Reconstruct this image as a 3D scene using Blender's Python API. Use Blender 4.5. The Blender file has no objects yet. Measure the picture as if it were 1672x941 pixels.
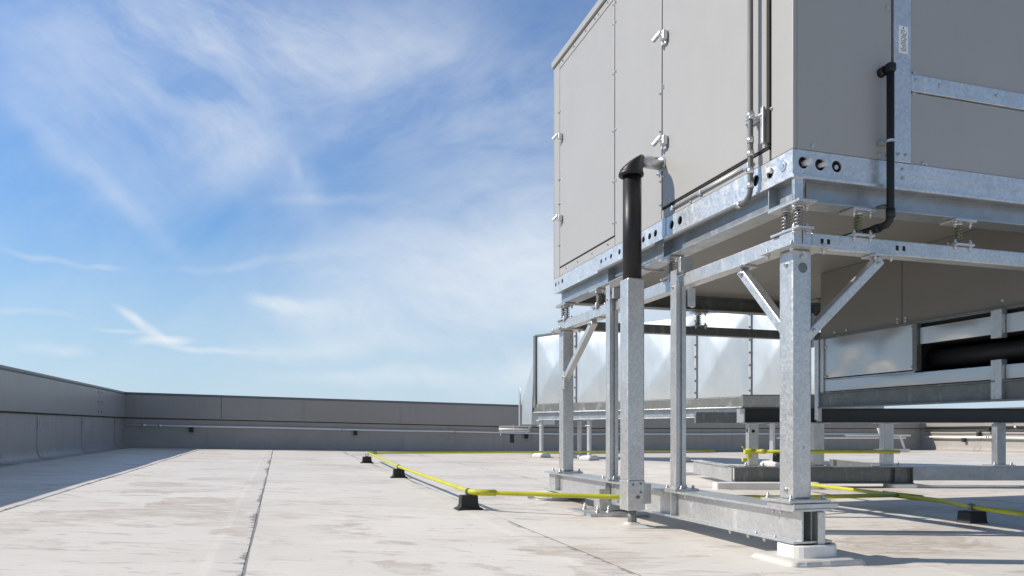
import bpy, bmesh, math, random
from mathutils import Vector, Matrix, Euler, noise as mnoise
random.seed(7)
scene = bpy.context.scene
COL = scene.collection

# ------------------------------------------------------------------ frames
TH = math.atan(.311)
CT, ST = math.cos(TH), math.sin(TH)
UNIT = Matrix.Translation((1.591, 4.24, 0)) @ Matrix.Rotation(TH, 4, 'Z')     # along / across the equipment
WORLD = Matrix.Identity(4)
SLOPE = .022

def roof_z(x, y):
    """tapered roof: falls gently to a valley, with the slight waves of the membrane"""
    z = -SLOPE * min(2.0, x)
    r = math.hypot(x - 1.5, y - 4.5)
    amp = .010 * min(1, max(0, (r - 1.5) / 6))
    z += amp * mnoise.noise(Vector((x * .55, y * .45, 3.1))) + .5 * amp * mnoise.noise(Vector((x * 1.7, y * 1.3, 7.7)))
    return z

# ------------------------------------------------------------------ materials
def mat(name):
    m = bpy.data.materials.new(name); m.use_nodes = True
    nt = m.node_tree
    return m, nt, nt.nodes['Principled BSDF']

def N(nt, kind, **kw):
    n = nt.nodes.new(kind)
    for k, v in kw.items():
        if k.startswith('i_'):
            n.inputs[k[2:].replace('_', ' ')].default_value = v
        else:
            setattr(n, k, v)
    return n

def ramp(nt, fac, stops, interp='LINEAR'):
    r = nt.nodes.new('ShaderNodeValToRGB'); r.color_ramp.interpolation = interp
    els = r.color_ramp.elements
    while len(els) < len(stops): els.new(.5)
    for e, (p, c) in zip(els, stops):
        e.position = p; e.color = (c, c, c, 1) if isinstance(c, (int, float)) else (*c, 1)
    nt.links.new(fac, r.inputs[0]); return r.outputs[0]

def mixc(nt, fac, a, b, mode='MIX'):
    n = nt.nodes.new('ShaderNodeMix'); n.data_type = 'RGBA'; n.blend_type = mode
    for k, v in ((0, fac), (6, a), (7, b)):
        sock = n.inputs[k]
        if hasattr(v, 'is_linked'): nt.links.new(v, sock)
        elif isinstance(v, (int, float)): sock.default_value = v if k == 0 else (v, v, v, 1)
        else: sock.default_value = (*v, 1)
    return n.outputs[2]

def mth(nt, op, a, b=None, c=None, clamp=False):
    n = nt.nodes.new('ShaderNodeMath'); n.operation = op; n.use_clamp = clamp
    for i, v in enumerate((a, b, c)):
        if v is None: continue
        if hasattr(v, 'is_linked'): nt.links.new(v, n.inputs[i])
        else: n.inputs[i].default_value = v
    return n.outputs[0]

def noise_tex(nt, vec, scale, detail=3, rough=.55, dist=0):
    n = N(nt, 'ShaderNodeTexNoise'); n.inputs['Scale'].default_value = scale
    n.inputs['Detail'].default_value = detail; n.inputs['Roughness'].default_value = rough
    n.inputs['Distortion'].default_value = dist
    nt.links.new(vec, n.inputs['Vector']); return n.outputs['Fac']

def scaled(nt, vec, s, rot=(0, 0, 0), loc=(0, 0, 0)):
    n = N(nt, 'ShaderNodeMapping'); n.inputs['Scale'].default_value = s
    n.inputs['Rotation'].default_value = rot; n.inputs['Location'].default_value = loc
    nt.links.new(vec, n.inputs['Vector']); return n.outputs[0]

def bump(nt, bsdf, h, strength, dist):
    b = N(nt, 'ShaderNodeBump'); b.inputs['Strength'].default_value = strength; b.inputs['Distance'].default_value = dist
    nt.links.new(h, b.inputs['Height']); nt.links.new(b.outputs[0], bsdf.inputs['Normal'])

def galvanised(name, base=(.62, .63, .635), metal=.72, rough=.40, spangle=70, contrast=.15, rust=.10, wave=0.0, big_amt=.42, dull_amt=.35):
    m, nt, b = mat(name)
    co = N(nt, 'ShaderNodeTexCoord').outputs['Object']
    v = N(nt, 'ShaderNodeTexVoronoi'); v.inputs['Scale'].default_value = spangle; v.inputs['Randomness'].default_value = 1
    w = noise_tex(nt, co, 14, 3)
    vv = N(nt, 'ShaderNodeVectorMath', operation='MULTIPLY_ADD')
    nt.links.new(w, vv.inputs[0]); vv.inputs[1].default_value = (.09, .09, .09); nt.links.new(co, vv.inputs[2])
    nt.links.new(vv.outputs[0], v.inputs['Vector'])
    cell = N(nt, 'ShaderNodeSeparateColor'); nt.links.new(v.outputs['Color'], cell.inputs[0])
    big = noise_tex(nt, co, 3.2, 5, .6, .6)
    dull = noise_tex(nt, scaled(nt, co, (9, 9, 2.2)), 1, 5, .65)
    tone = mth(nt, 'ADD', mth(nt, 'MULTIPLY', cell.outputs[0], contrast), mth(nt, 'MULTIPLY', big, big_amt))
    tone = mth(nt, 'ADD', tone, .93 - big_amt * .5 - contrast * .5)
    c = mixc(nt, 1, base, tone, 'MULTIPLY')
    oi = N(nt, 'ShaderNodeObjectInfo').outputs['Random']
    tone = mth(nt, 'MULTIPLY', tone, mth(nt, 'ADD', mth(nt, 'MULTIPLY', oi, .26), .82))
    drip = noise_tex(nt, scaled(nt, co, (16, 16, .9)), 1, 5, .65)
    tone = mth(nt, 'MULTIPLY', tone, ramp(nt, drip, [(.36, .72), (.52, 1)]))
    patch = noise_tex(nt, co, 9, 6, .68, .6)
    tone = mth(nt, 'MULTIPLY', tone, ramp(nt, patch, [(.36, .60), (.52, 1)]))
    white = ramp(nt, dull, [(.56, 0), (.74, 1)])
    c = mixc(nt, mth(nt, 'MULTIPLY', white, dull_amt), c, (.72, .74, .75))
    if rust:
        spots = noise_tex(nt, co, 21, 4, .6)
        c = mixc(nt, mth(nt, 'MULTIPLY', ramp(nt, spots, [(.68, 0), (.76, 1)]), rust * 5), c, (.16, .155, .15))
    nt.links.new(c, b.inputs['Base Color'])
    b.inputs['Metallic'].default_value = metal
    r = mth(nt, 'ADD', mth(nt, 'MULTIPLY', cell.outputs[1], .14), mth(nt, 'MULTIPLY', white, .2))
    nt.links.new(mth(nt, 'ADD', r, rough - .09), b.inputs['Roughness'])
    h = mth(nt, 'ADD', mth(nt, 'MULTIPLY', big, 1.0), mth(nt, 'MULTIPLY', dull, .3))
    bump(nt, b, h, .25, .006 + wave)
    return m

def painted(name, col, rough=.5, var=.08, scale=2.5, spec=.5, streak=.0, wave=.0, metal=0.0):
    m, nt, b = mat(name)
    co = N(nt, 'ShaderNodeTexCoord').outputs['Object']
    n1 = noise_tex(nt, co, scale, 5, .6)
    f = mth(nt, 'ADD', mth(nt, 'MULTIPLY', n1, var * 2), 1 - var)
    c = mixc(nt, 1, col, f, 'MULTIPLY')
    if streak:
        s = noise_tex(nt, scaled(nt, co, (7, 7, .5)), 1, 4, .6)
        c = mixc(nt, mth(nt, 'MULTIPLY', ramp(nt, s, [(.55, 0), (.75, 1)]), streak), c, tuple(x * .45 for x in col))
    nt.links.new(c, b.inputs['Base Color'])
    n2 = noise_tex(nt, co, scale * 6, 3)
    nt.links.new(mth(nt, 'ADD', mth(nt, 'MULTIPLY', n2, .16), rough - .08), b.inputs['Roughness'])
    b.inputs['Specular IOR Level'].default_value = spec
    b.inputs['Metallic'].default_value = metal
    if wave: bump(nt, b, noise_tex(nt, co, 1.7, 2), .35, wave)
    return m

M = {}
M['galv'] = galvanised('galvanised steel')
M['galv_post'] = galvanised('hot dip galvanised post', base=(.63, .64, .64), spangle=70, contrast=.20, rust=.16)
M['galv_rail'] = galvanised('galvanised rail', base=(.72, .735, .745), spangle=60, contrast=.18, rust=.06)
M['galv_smooth'] = galvanised('zinc plated beam', base=(.42, .45, .475), metal=.75, rough=.42, spangle=20, contrast=.1, rust=.04)
def duct_sheet():
    m, nt, b = mat('bright duct sheet')
    co = N(nt, 'ShaderNodeTexCoord').outputs['Object']
    slow = noise_tex(nt, co, 1.1, 3, .5, .4); fine = noise_tex(nt, scaled(nt, co, (6, 6, 1.5)), 1, 5, .65)
    f = mth(nt, 'ADD', mth(nt, 'MULTIPLY', slow, .14), mth(nt, 'ADD', mth(nt, 'MULTIPLY', fine, .10), .88))
    nt.links.new(mixc(nt, 1, (.62, .655, .68), f, 'MULTIPLY'), b.inputs['Base Color'])
    b.inputs['Metallic'].default_value = .72
    nt.links.new(mth(nt, 'ADD', mth(nt, 'MULTIPLY', fine, .16), .30), b.inputs['Roughness'])
    bump(nt, b, slow, .12, .03)
    return m
M['galv_duct'] = duct_sheet()
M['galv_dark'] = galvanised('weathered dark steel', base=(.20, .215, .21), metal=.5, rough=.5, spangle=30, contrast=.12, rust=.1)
M['bright_zinc'] = painted('pale zinc tube', (.80, .81, .82), .35, .06, 10, .6, 0, 0, .25)
M['dark_beam'] = painted('near black steel paint', (.030, .035, .037), .36, .25, 3, .5, .2)
M['zinc'] = painted('zinc bolts', (.66, .67, .68), .34, .1, 30, metal=.9)
M['casing'] = painted('beige grey casing paint', (.382, .382, .374), .38, .06, 1.1, .5, .03, .010)
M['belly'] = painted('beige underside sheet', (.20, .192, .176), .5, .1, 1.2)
M['black'] = painted('black plastic pipe', (.010, .010, .011), .46, .2, 8)
M['rubber'] = painted('black rubber', (.018, .018, .019), .6, .3, 20)
M['gasket'] = painted('dark gap', (.02, .02, .02), .8, .1)
M['void'] = painted('unlit duct inside', (.012, .012, .011), .8, .1)
M['yellow'] = painted('yellow gas pipe paint', (.52, .52, .035), .45, .3, 7, .5, .12)
M['white'] = painted('white sealant coating', (.76, .755, .74), .55, .14, 6, .4, .22, .006)
M['sticker'] = painted('sticker paper', (.86, .87, .88), .5, .03)
M['ink'] = painted('printed ink', (.08, .085, .09), .6, .05)
M['wall'] = painted('grey wall membrane', (.35, .335, .32), .46, .16, 1.9, .5, .3, .035)
M['fascia'] = painted('grey fascia metal', (.305, .295, .285), .40, .09, .8, .5, .22, .012)
M['coping'] = painted('dark coping metal', (.13, .14, .15), .4, .1)
M['concrete'] = painted('street concrete', (.22, .22, .21), .9, .3, .05)
M['spring_green'] = painted('yellow green spring paint', (.19, .20, .10), .45, .1)
M['conduit_grey'] = painted('grey conduit', (.15, .155, .16), .55, .12, 6, .4, 0, 0, .1)
M['spring_grey'] = painted('grey spring steel', (.30, .31, .32), .4, .1, 10, .5, 0, 0, .7)

def membrane():
    m, nt, b = mat('white roof membrane')
    co = N(nt, 'ShaderNodeTexCoord').outputs['Object']
    base = (.60, .585, .56)
    big = noise_tex(nt, co, .35, 5, .6, .5)
    c = mixc(nt, ramp(nt, big, [(.3, 0), (.7, 1)]), (.675, .648, .610), (.755, .732, .696))
    # dried puddle stains
    st = noise_tex(nt, scaled(nt, co, (.62, .95, 1), (0, 0, -.3)), 1.25, 6, .62, .7)
    reg = noise_tex(nt, co, .42, 2, .5)
    for (qx, qy, qr) in ((-.5, 4.2, .8), (-2.1, 4.6, .9), (-1.0, 5.3, .7), (.25, 4.3, .6), (-3.2, 6.6, 1.0), (.1, 7.6, .9), (2.6, 4.9, .8), (2.2, 3.9, .5)):
        vd = N(nt, 'ShaderNodeVectorMath', operation='DISTANCE'); nt.links.new(co, vd.inputs[0]); vd.inputs[1].default_value = (qx, qy, 0)
        mr = N(nt, 'ShaderNodeMapRange', interpolation_type='SMOOTHSTEP'); nt.links.new(vd.outputs['Value'], mr.inputs['Value'])
        mr.inputs['From Min'].default_value = qr; mr.inputs['From Max'].default_value = 0; mr.inputs['To Max'].default_value = .3
        reg = mth(nt, 'ADD', reg, mr.outputs[0])
    sm = mth(nt, 'MULTIPLY', ramp(nt, st, [(.50, 0), (.535, .8), (.64, 1)]), ramp(nt, reg, [(.44, .10), (.66, 1)]))
    brk = ramp(nt, noise_tex(nt, scaled(nt, co, (2.2, 7, 1)), 1.6, 6, .7, .6), [(.40, 0), (.56, 1)])
    sm = mth(nt, 'MULTIPLY', sm, mth(nt, 'ADD', mth(nt, 'MULTIPLY', brk, .75), .12))
    c = mixc(nt, mth(nt, 'MULTIPLY', sm, .85), c, (.43, .355, .295))
    # outlines of dried puddles
    ed = ramp(nt, st, [(.515, 0), (.538, 1), (.56, 0)])
    c = mixc(nt, mth(nt, 'MULTIPLY', mth(nt, 'MULTIPLY', ed, ramp(nt, reg, [(.42, 0), (.6, 1)])), .28), c, (.36, .31, .27))
    # thin dirty scuffs
    s2 = noise_tex(nt, scaled(nt, co, (1.6, 7, 1), (0, 0, .12)), 1, 7, .72, 1.1)
    c = mixc(nt, mth(nt, 'MULTIPLY', ramp(nt, s2, [(.555, 0), (.63, 1)]), .6), c, (.38, .33, .295))
    s3 = noise_tex(nt, scaled(nt, co, (3.2, 15, 1), (0, 0, -.1)), 1, 5, .7, .5)
    c = mixc(nt, mth(nt, 'MULTIPLY', ramp(nt, s3, [(.615, 0), (.68, 1)]), .7), c, (.25, .22, .20))
    warm = noise_tex(nt, scaled(nt, co, (.5, 1.1, 1)), .9, 6, .68, .4)
    c = mixc(nt, mth(nt, 'MULTIPLY', ramp(nt, warm, [(.46, 0), (.64, 1)]), .34), c, (.57, .525, .475))
    sp = noise_tex(nt, co, 26, 2, .5)
    c = mixc(nt, mth(nt, 'MULTIPLY', ramp(nt, sp, [(.73, 0), (.77, 1)]), .6), c, (.2, .18, .17))
    # dirt caught along the welded laps (one sheet every 1.85 m along the unit's length)
    sx = N(nt, 'ShaderNodeSeparateXYZ'); nt.links.new(co, sx.inputs[0])
    X, Y = sx.outputs[0], sx.outputs[1]
    a = mth(nt, 'ADD', mth(nt, 'ADD', mth(nt, 'MULTIPLY', X, CT), mth(nt, 'MULTIPLY', Y, ST)), -(1.591 * CT + 4.24 * ST))
    bb = mth(nt, 'SUBTRACT', mth(nt, 'MULTIPLY', Y, CT), mth(nt, 'MULTIPLY', X, ST))
    wob = noise_tex(nt, co, .9, 3)
    a2 = mth(nt, 'ADD', a, mth(nt, 'MULTIPLY', mth(nt, 'SUBTRACT', wob, .5), .03))
    d = mth(nt, 'SUBTRACT', mth(nt, 'MODULO', mth(nt, 'ADD', a2, 2.94 + 18.5), 1.85), 0)   # 0 at a lap, growing to the right
    line = mth(nt, 'LESS_THAN', d, .011)
    c = mixc(nt, mth(nt, 'MULTIPLY', line, .75), c, (.13, .12, .115))
    dl = mth(nt, 'SUBTRACT', 1.85, d)                                                     # distance to the lap on its right
    tooth = noise_tex(nt, scaled(nt, co, (2, 9, 1)), 1.2, 6, .75)
    run = noise_tex(nt, scaled(nt, co, (.35, .7, 1)), 1, 2)
    wid = mth(nt, 'MULTIPLY', ramp(nt, mth(nt, 'ADD', mth(nt, 'MULTIPLY', tooth, .55), mth(nt, 'MULTIPLY', run, .45)), [(.48, 0), (.66, 1)]), .085)
    dirt = mth(nt, 'LESS_THAN', dl, wid)
    c = mixc(nt, mth(nt, 'MULTIPLY', dirt, .8), c, (.15, .14, .13))
    lap = mth(nt, 'LESS_THAN', dl, .16)
    c = mixc(nt, mth(nt, 'MULTIPLY', lap, .13), c, (.46, .45, .44))
    nt.links.new(c, b.inputs['Base Color'])
    b.inputs['Roughness'].default_value = .55
    b.inputs['Specular IOR Level'].default_value = .35
    h = mth(nt, 'ADD', mth(nt, 'MULTIPLY', noise_tex(nt, co, 1.6, 4), 1.0), mth(nt, 'MULTIPLY', noise_tex(nt, scaled(nt, co, (2, 9, 1)), 1, 5, .7), .35))
    h = mth(nt, 'SUBTRACT', h, mth(nt, 'MULTIPLY', line, .35))
    bump(nt, b, h, .5, .012)
    return m
M['roof'] = membrane()
M['flashing'] = painted('white flashing membrane', (.60, .585, .56), .55, .09, 5, .35, .1, .01)

# ------------------------------------------------------------------ mesh builder
class MB:
    def __init__(s): s.bm = bmesh.new()
    def box(s, x0, x1, y0, y1, z0, z1, bev=.003, mtx=None):
        r = bmesh.ops.create_cube(s.bm, size=1)
        vs = r['verts']
        for v in vs:
            v.co = Vector(((x0 + x1) / 2 + v.co.x * (x1 - x0), (y0 + y1) / 2 + v.co.y * (y1 - y0), (z0 + z1) / 2 + v.co.z * (z1 - z0)))
        if bev:
            lim = min(abs(x1 - x0), abs(y1 - y0), abs(z1 - z0)) * .3
            es = list({e for v in vs for e in v.link_edges})
            r = bmesh.ops.bevel(s.bm, geom=es, offset=min(bev, lim), segments=2, profile=.5, affect='EDGES')
            vs = list({v for f in r['faces'] for v in f.verts} | {v for v in vs if v.is_valid})
            vs = s._island(vs)
        if mtx:
            for v in vs: v.co = mtx @ v.co
        return s
    def _island(s, vs):
        seen = set(vs); st = list(vs)
        while st:
            v = st.pop()
            for e in v.link_edges:
                o = e.other_vert(v)
                if o not in seen: seen.add(o); st.append(o)
        return list(seen)
    def bar(s, p, q, w, h, bev=.004, up=(0, 0, 1), ext=0):
        """square bar from p to q"""
        p, q = Vector(p), Vector(q); d = (q - p); L = d.length; d.normalize()
        upv = Vector(up); x = upv.cross(d)
        if x.length < 1e-4: x = Vector((1, 0, 0)).cross(d)
        x.normalize(); y = d.cross(x)
        mt = Matrix((x, y, d)).transposed().to_4x4(); mt.translation = p
        return s.box(-w / 2, w / 2, -h / 2, h / 2, -ext, L + ext, bev, mt)
    def prism(s, pts, axis, lo, hi):
        """extrude a polygon (2D points in the other two axes) along axis"""
        def mk(p, t):
            if axis == 'x': return (t, p[0], p[1])
            if axis == 'y': return (p[0], t, p[1])
            return (p[0], p[1], t)
        A = [s.bm.verts.new(mk(p, lo)) for p in pts]; B = [s.bm.verts.new(mk(p, hi)) for p in pts]
        n = len(pts)
        for i in range(n): s.bm.faces.new((A[i], A[(i + 1) % n], B[(i + 1) % n], B[i]))
        s.bm.faces.new(A[::-1]); s.bm.faces.new(B)
        return s
    def grid(s, rows):
        V = [[s.bm.verts.new(p) for p in r] for r in rows]
        for i in range(len(V) - 1):
            for j in range(len(V[0]) - 1):
                s.bm.faces.new((V[i][j], V[i][j + 1], V[i + 1][j + 1], V[i + 1][j]))
        return s
    def tube(s, pts, r, n=14, cap=True):
        pts = [Vector(p) for p in pts]
        rings = []
        t0 = (pts[1] - pts[0]).normalized()
        x = t0.orthogonal().normalized()
        for i, p in enumerate(pts):
            if i == 0: t = t0
            elif i == len(pts) - 1: t = (pts[i] - pts[i - 1]).normalized()
            else: t = ((pts[i] - pts[i - 1]).normalized() + (pts[i + 1] - pts[i]).normalized()).normalized()
            x = (x - t * x.dot(t)).normalized(); y = t.cross(x)
            rr = r[i] if isinstance(r, (list, tuple)) else r
            rings.append([s.bm.verts.new(p + (x * math.cos(2 * math.pi * k / n) + y * math.sin(2 * math.pi * k / n)) * rr) for k in range(n)])
        for a, b in zip(rings, rings[1:]):
            for k in range(n):
                f = s.bm.faces.new((a[k], a[(k + 1) % n], b[(k + 1) % n], b[k])); f.smooth = True
        if cap: s.bm.faces.new(rings[0][::-1]); s.bm.faces.new(rings[-1])
        return s
    def cyl(s, p, q, r, n=16): return s.tube([p, q], r, n)
    def ring(s, c, axis, r0, r1, t, n=20):
        """flat washer: axis is a unit vector"""
        c = Vector(c); ax = Vector(axis).normalized(); x = ax.orthogonal().normalized(); y = ax.cross(x)
        P = lambda r, h, k: s.bm.verts.new(c + ax * h + (x * math.cos(2 * math.pi * k / n) + y * math.sin(2 * math.pi * k / n)) * r)
        L = [[P(r0, 0, k) for k in range(n)], [P(r1, 0, k) for k in range(n)], [P(r1, t, k) for k in range(n)], [P(r0, t, k) for k in range(n)]]
        for i in range(4):
            a, b = L[i], L[(i + 1) % 4]
            for k in range(n): s.bm.faces.new((a[k], a[(k + 1) % n], b[(k + 1) % n], b[k]))
        return s
    def hexbolt(s, p, axis, r=.011, h=.011, washer=True):
        p = Vector(p); ax = Vector(axis).normalized()
        if washer: s.tube([p, p + ax * h * .3], r * 1.45, 14)
        s.tube([p + ax * h * .3, p + ax * h * 1.3], r, 6)
        s.tube([p + ax * h * 1.3, p + ax * h * 1.8], r * .55, 8)
        return s
    def build(s, name, material, parent=None, frame=None, base=(0, 0, 0), smooth=None):
        bmesh.ops.recalc_face_normals(s.bm, faces=s.bm.faces[:])
        if base != (0, 0, 0) and any(base):
            bmesh.ops.translate(s.bm, verts=s.bm.verts[:], vec=-Vector(base))
        me = bpy.data.meshes.new(name); s.bm.to_mesh(me); s.bm.free()
        me.materials.append(material if not isinstance(material, str) else M[material])
        if smooth: 
            for p in me.polygons: p.use_smooth = True
        o = bpy.data.objects.new(name, me); COL.objects.link(o)
        if parent: o.parent = parent
        return o

def rr_poly(cx, cy, hx, hy, r, n=6):
    P = []
    for sx, sy, a0 in ((1, 1, 0), (-1, 1, 90), (-1, -1, 180), (1, -1, 270)):
        for k in range(n + 1):
            a = math.radians(a0 + 90 * k / n)
            P.append((cx + sx * (hx - r) + r * math.cos(a), cy + sy * (hy - r) + r * math.sin(a)))
    return P
def sub_poly(P, n=8):
    return [(p[0] + (q[0] - p[0]) * k / n, p[1] + (q[1] - p[1]) * k / n) for p, q in zip(P, P[1:] + P[:1]) for k in range(n)]
def loft(mb, loops):
    L = [[mb.bm.verts.new(p) for p in l] for l in loops]
    for a, b in zip(L, L[1:]):
        n = len(a)
        for k in range(n):
            mb.bm.faces.new((a[k], a[(k + 1) % n], b[(k + 1) % n], b[k]))
    mb.bm.faces.new(L[0][::-1]); mb.bm.faces.new(L[-1])
    return mb
def fillet(pts, r, n=6):
    """round the corners of a polyline"""
    pts = [Vector(p) for p in pts]; out = [pts[0]]
    for i in range(1, len(pts) - 1):
        a = (pts[i - 1] - pts[i]); b = (pts[i + 1] - pts[i])
        rr = min(r, a.length * .45, b.length * .45)
        p0 = pts[i] + a.normalized() * rr; p1 = pts[i] + b.normalized() * rr
        for k in range(n + 1):
            t = k / n
            out.append(p0 * (1 - t) ** 2 + pts[i] * 2 * t * (1 - t) + p1 * t * t)
    out.append(pts[-1]); return out

class Thing:
    """an Empty at the thing's base; parts are given in the frame's coordinates"""
    def __init__(s, name, label, cat, base=(0, 0, 0), frame=UNIT, group=None):
        s.o = bpy.data.objects.new(name, None); COL.objects.link(s.o)
        s.o.empty_display_size = .1
        s.o.matrix_world = frame @ Matrix.Translation(base)
        s.base = tuple(base); s.frame = frame
        s.o['label'] = label; s.o['category'] = cat
        if group: s.o['group'] = group
    def part(s, name, mb, material, parent=None, label=None, smooth=None):
        p = mb.build(name, material, parent or s.o, base=s.base, smooth=smooth)
        if label: p['label'] = label
        return p
    def bolts(s, pts, axis, parent=None, r=.011, h=.011, name='bolt', material='zinc', washer=True):
        """each bolt its own object, sharing one mesh"""
        first = None
        for p in pts:
            if first is None:
                first = MB().hexbolt((0, 0, 0), axis, r, h, washer).build(name, material, parent or s.o); ob = first
            else:
                ob = first.copy(); COL.objects.link(ob); ob.parent = parent or s.o
            ob.location = Vector(p) - Vector(s.base)

def kids(o): return [c for c in bpy.data.objects if c.parent == o]
def copy_tree(o, parent=None):
    c = o.copy(); COL.objects.link(c)
    if parent: c.parent = parent
    for ch in kids(o): copy_tree(ch, c)
    return c
def setting(o): o['kind'] = 'structure'; return o
def U(a, b, z=0): return UNIT @ Vector((a, b, z))

# ------------------------------------------------------------------ ground, roof
mb = MB(); S = 3000
mb.grid([[(-S, -S, -9), (S, -S, -9)], [(-S, S, -9), (S, S, -9)]])
setting(mb.build('ground', 'concrete'))

xs = [-13 + i * .25 for i in range(int(38 / .25) + 1)]
ys = [-9 + i * .25 for i in range(int(46 / .25) + 1)]
mb = MB(); mb.grid([[(x, y, roof_z(x, y)) for x in xs] for y in ys])
roof = setting(mb.build('roof', 'roof', smooth=True))

# welded laps: a thin second layer of membrane along each joint
for k in (-2, -1, 0, 1, 2, 3):
    a0 = -2.94 + 1.85 * k; rows = []
    for i in range(0, 140):
        b = -7 + i * .2; row = []
        for da, dz in ((-.24, -.0045), (-.15, .0), (-.004, .001), (.0, -.004)):
            w_ = .012 * mnoise.noise(Vector((b * .9, k * 3.3, 2))) if da > -.1 else 0
            p = U(a0 + da + w_, b); row.append((p.x, p.y, roof_z(p.x, p.y) + dz + .003))
        if CT * (row[0][1] - 20.48) - ST * (row[0][0] + 10.65) < -.3: rows.append(row)
    setting(MB().grid(rows).build('membrane_lap', 'roof', smooth=False))

# ------------------------------------------------------------------ parapets
CORN = Vector((-10.65, 20.48))
DB = Vector((-ST, CT)); DA = Vector((CT, ST))
def wall_thing(label, start, d, inward, length, joints, straps=(), end_open=False):
    """parapet: membrane upstand with a cove at its foot, metal fascia boards and a coping"""
    t = Thing('parapet_wall', label, 'parapet', (start.x, start.y, -SLOPE * min(2, start.x)), WORLD)
    step = .5; n = int(length / step)
    def row(k, prof):
        p = start + d * min(k * step, length); z0 = -SLOPE * min(2.0, p.x)
        return [(p.x + inward.x * u, p.y + inward.y * u, z0 + h) for u, h in prof]
    prof = [(.30, -.03), (.20, .004), (.11, .016), (.06, .05), (.03, .11), (.02, .18), (.018, .55), (.018, .84)]
    g = MB().grid([row(k, prof) for k in range(n + 1)])
    t.part('base_flashing', g, 'wall', smooth=True)
    core = [(0, -.3), (0, 1.47), (-.3, 1.47), (-.3, -.3)]
    t.part('wall_core', MB().grid([row(k, core + core[:1]) for k in range(n + 1)]), 'gasket')
    def strip(l0, l1, prof, name, material):
        m = max(1, int((l1 - l0) / 2)); rows = []
        for k in range(m + 1):
            p = start + d * (l0 + (l1 - l0) * k / m); z0 = -SLOPE * min(2.0, p.x)
            rows.append([(p.x + inward.x * u, p.y + inward.y * u, z0 + h) for u, h in prof])
        g = MB().grid(rows)
        return t.part(name, g, material)
    js = [0] + list(joints) + [length]
    for a, b in zip(js, js[1:]):
        strip(a + .006, b - .006, [(.0, .825), (.075, .825), (.080, .845), (.080, 1.452), (.0, 1.452)], 'fascia_panel', 'fascia')
        strip(a + .004, b - .004, [(.0, 1.455), (.095, 1.455), (.10, 1.475), (.098, 1.515), (-.36, 1.53), (-.38, 1.40)], 'coping', 'coping')
        strip(a + .004, b - .004, [(.0, .800), (.055, .800), (.055, .823), (.0, .823)], 'shadow_strip', 'gasket')  # dark strip painted in as the shadow line beneath the fascia
    if joints:
        q = joints[0]; pts = []
        for o_ in (-.16, .16):
            for h in (.93, 1.15, 1.38):
                p = start + d * (q + o_); pts.append((p.x + inward.x * .08, p.y + inward.y * .08, -SLOPE * min(2.0, p.x) + h))
        t.bolts(pts, (inward.x, inward.y, 0), r=.016, h=.010, name='screw', material='spring_grey')
    for q in straps:
        for o_ in (-.115, .10):
            pr = [(.215, .008), (.117, .022), (.066, .056), (.036, .115), (.026, .17)]
            strip(q + o_ - .004, q + o_ + .006, pr, 'lap_bead', 'rubber')
        for off in (0,):
            pr = [(.215, .006), (.115, .020), (.064, .054), (.034, .113), (.024, .183), (.022, .80)]
            strip(q - .11, q + .11, pr, 'lap_strap', 'wall')
            strip(q + .03, q + .075, [(.029, .52), (.029, .77)], 'glint_strip', 'galv')  # pale metal strips added to imitate light reflections on the strap
            strip(q - .06, q - .035, [(.029, .60), (.029, .70)], 'glint_strip', 'galv')
    return t
ml = wall_thing('left grey parapet wall in shade with lapped membrane straps above the shaded roof', CORN, -DB, DA, 27, (3.1, 12.2), (1.05, 4.45, 7.55, 9.6))
mbk = wall_thing('long grey parapet wall across the back carrying a thin silver conduit', CORN, DA, -DB, 27.5, (2.53, 11.6, 20.7), ())
RC = CORN + DA * 27.5
mr = wall_thing('sunlit pale parapet wall at far right seen beneath the steel stands', RC, -DB, -DA, 30, (6, 15), (2.5, 5.2))

def wall_xyz(start, d, inward, l, off, h):
    p = start + d * l; z0 = -SLOPE * min(2.0, p.x)
    return Vector((p.x + inward.x * off, p.y + inward.y * off, z0 + h))

def wall_conduit(label, start, d, inward, l0, l1, h, r, brackets, material, couplings=(), grp=None):
    b0 = wall_xyz(start, d, inward, l0, .14, h)
    t = Thing('conduit', label, 'conduit', tuple(b0), WORLD)
    n = 14
    pts = []
    for k in range(n + 1):
        l = l0 + (l1 - l0) * k / n
        pts.append(wall_xyz(start, d, inward, l, .14, h - .006 * math.sin(k * 2.1)))
    t.part('tube', MB().tube(pts, r, 10), material)
    for q in couplings:
        t.part('coupling', MB().tube([wall_xyz(start, d, inward, q - .05, .14, h), wall_xyz(start, d, inward, q + .05, .14, h)], r * 1.5, 10), 'zinc')
    for q in brackets:
        c = wall_xyz(start, d, inward, q, .1, h)
        m = MB()
        R = Matrix.Translation(c) @ Matrix.Rotation(math.atan2(d.y, d.x), 4, 'Z')
        m.box(-.05, .05, -.06, .05, -.17, -.03, .012, R)
        br = t.part('bracket', m, 'rubber')
        m = MB().box(-.025, .025, -.05, .06, -.03, .03, .004, R)
        t.part('pipe_clamp', m, 'zinc', br)
    return t
wall_conduit('thin silver conduit on black brackets along the back parapet', CORN, DA, -DB, .1, 25.5, .62, .026, (1.75, 6.25, 11.6, 17, 21.5), 'bright_zinc', (.55, .95, 5.9, 9.3, 13.1))
wall_conduit('white conduit, thickest of three on the sunlit right parapet', RC, -DB, -DA, .4, 16, .50, .035, (2, 6, 10), 'white', (3, 5), 'conduits on the right parapet')
wall_conduit('dark conduit, topmost of three on the sunlit right parapet', RC, -DB, -DA, .4, 16, .86, .03, (3, 8), 'gasket', (4,), 'conduits on the right parapet')
wall_conduit('slim dark conduit between the two others on the right parapet', RC, -DB, -DA, .4, 16, .71, .018, (2.6, 7), 'gasket', (4.4,), 'conduits on the right parapet')

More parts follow.
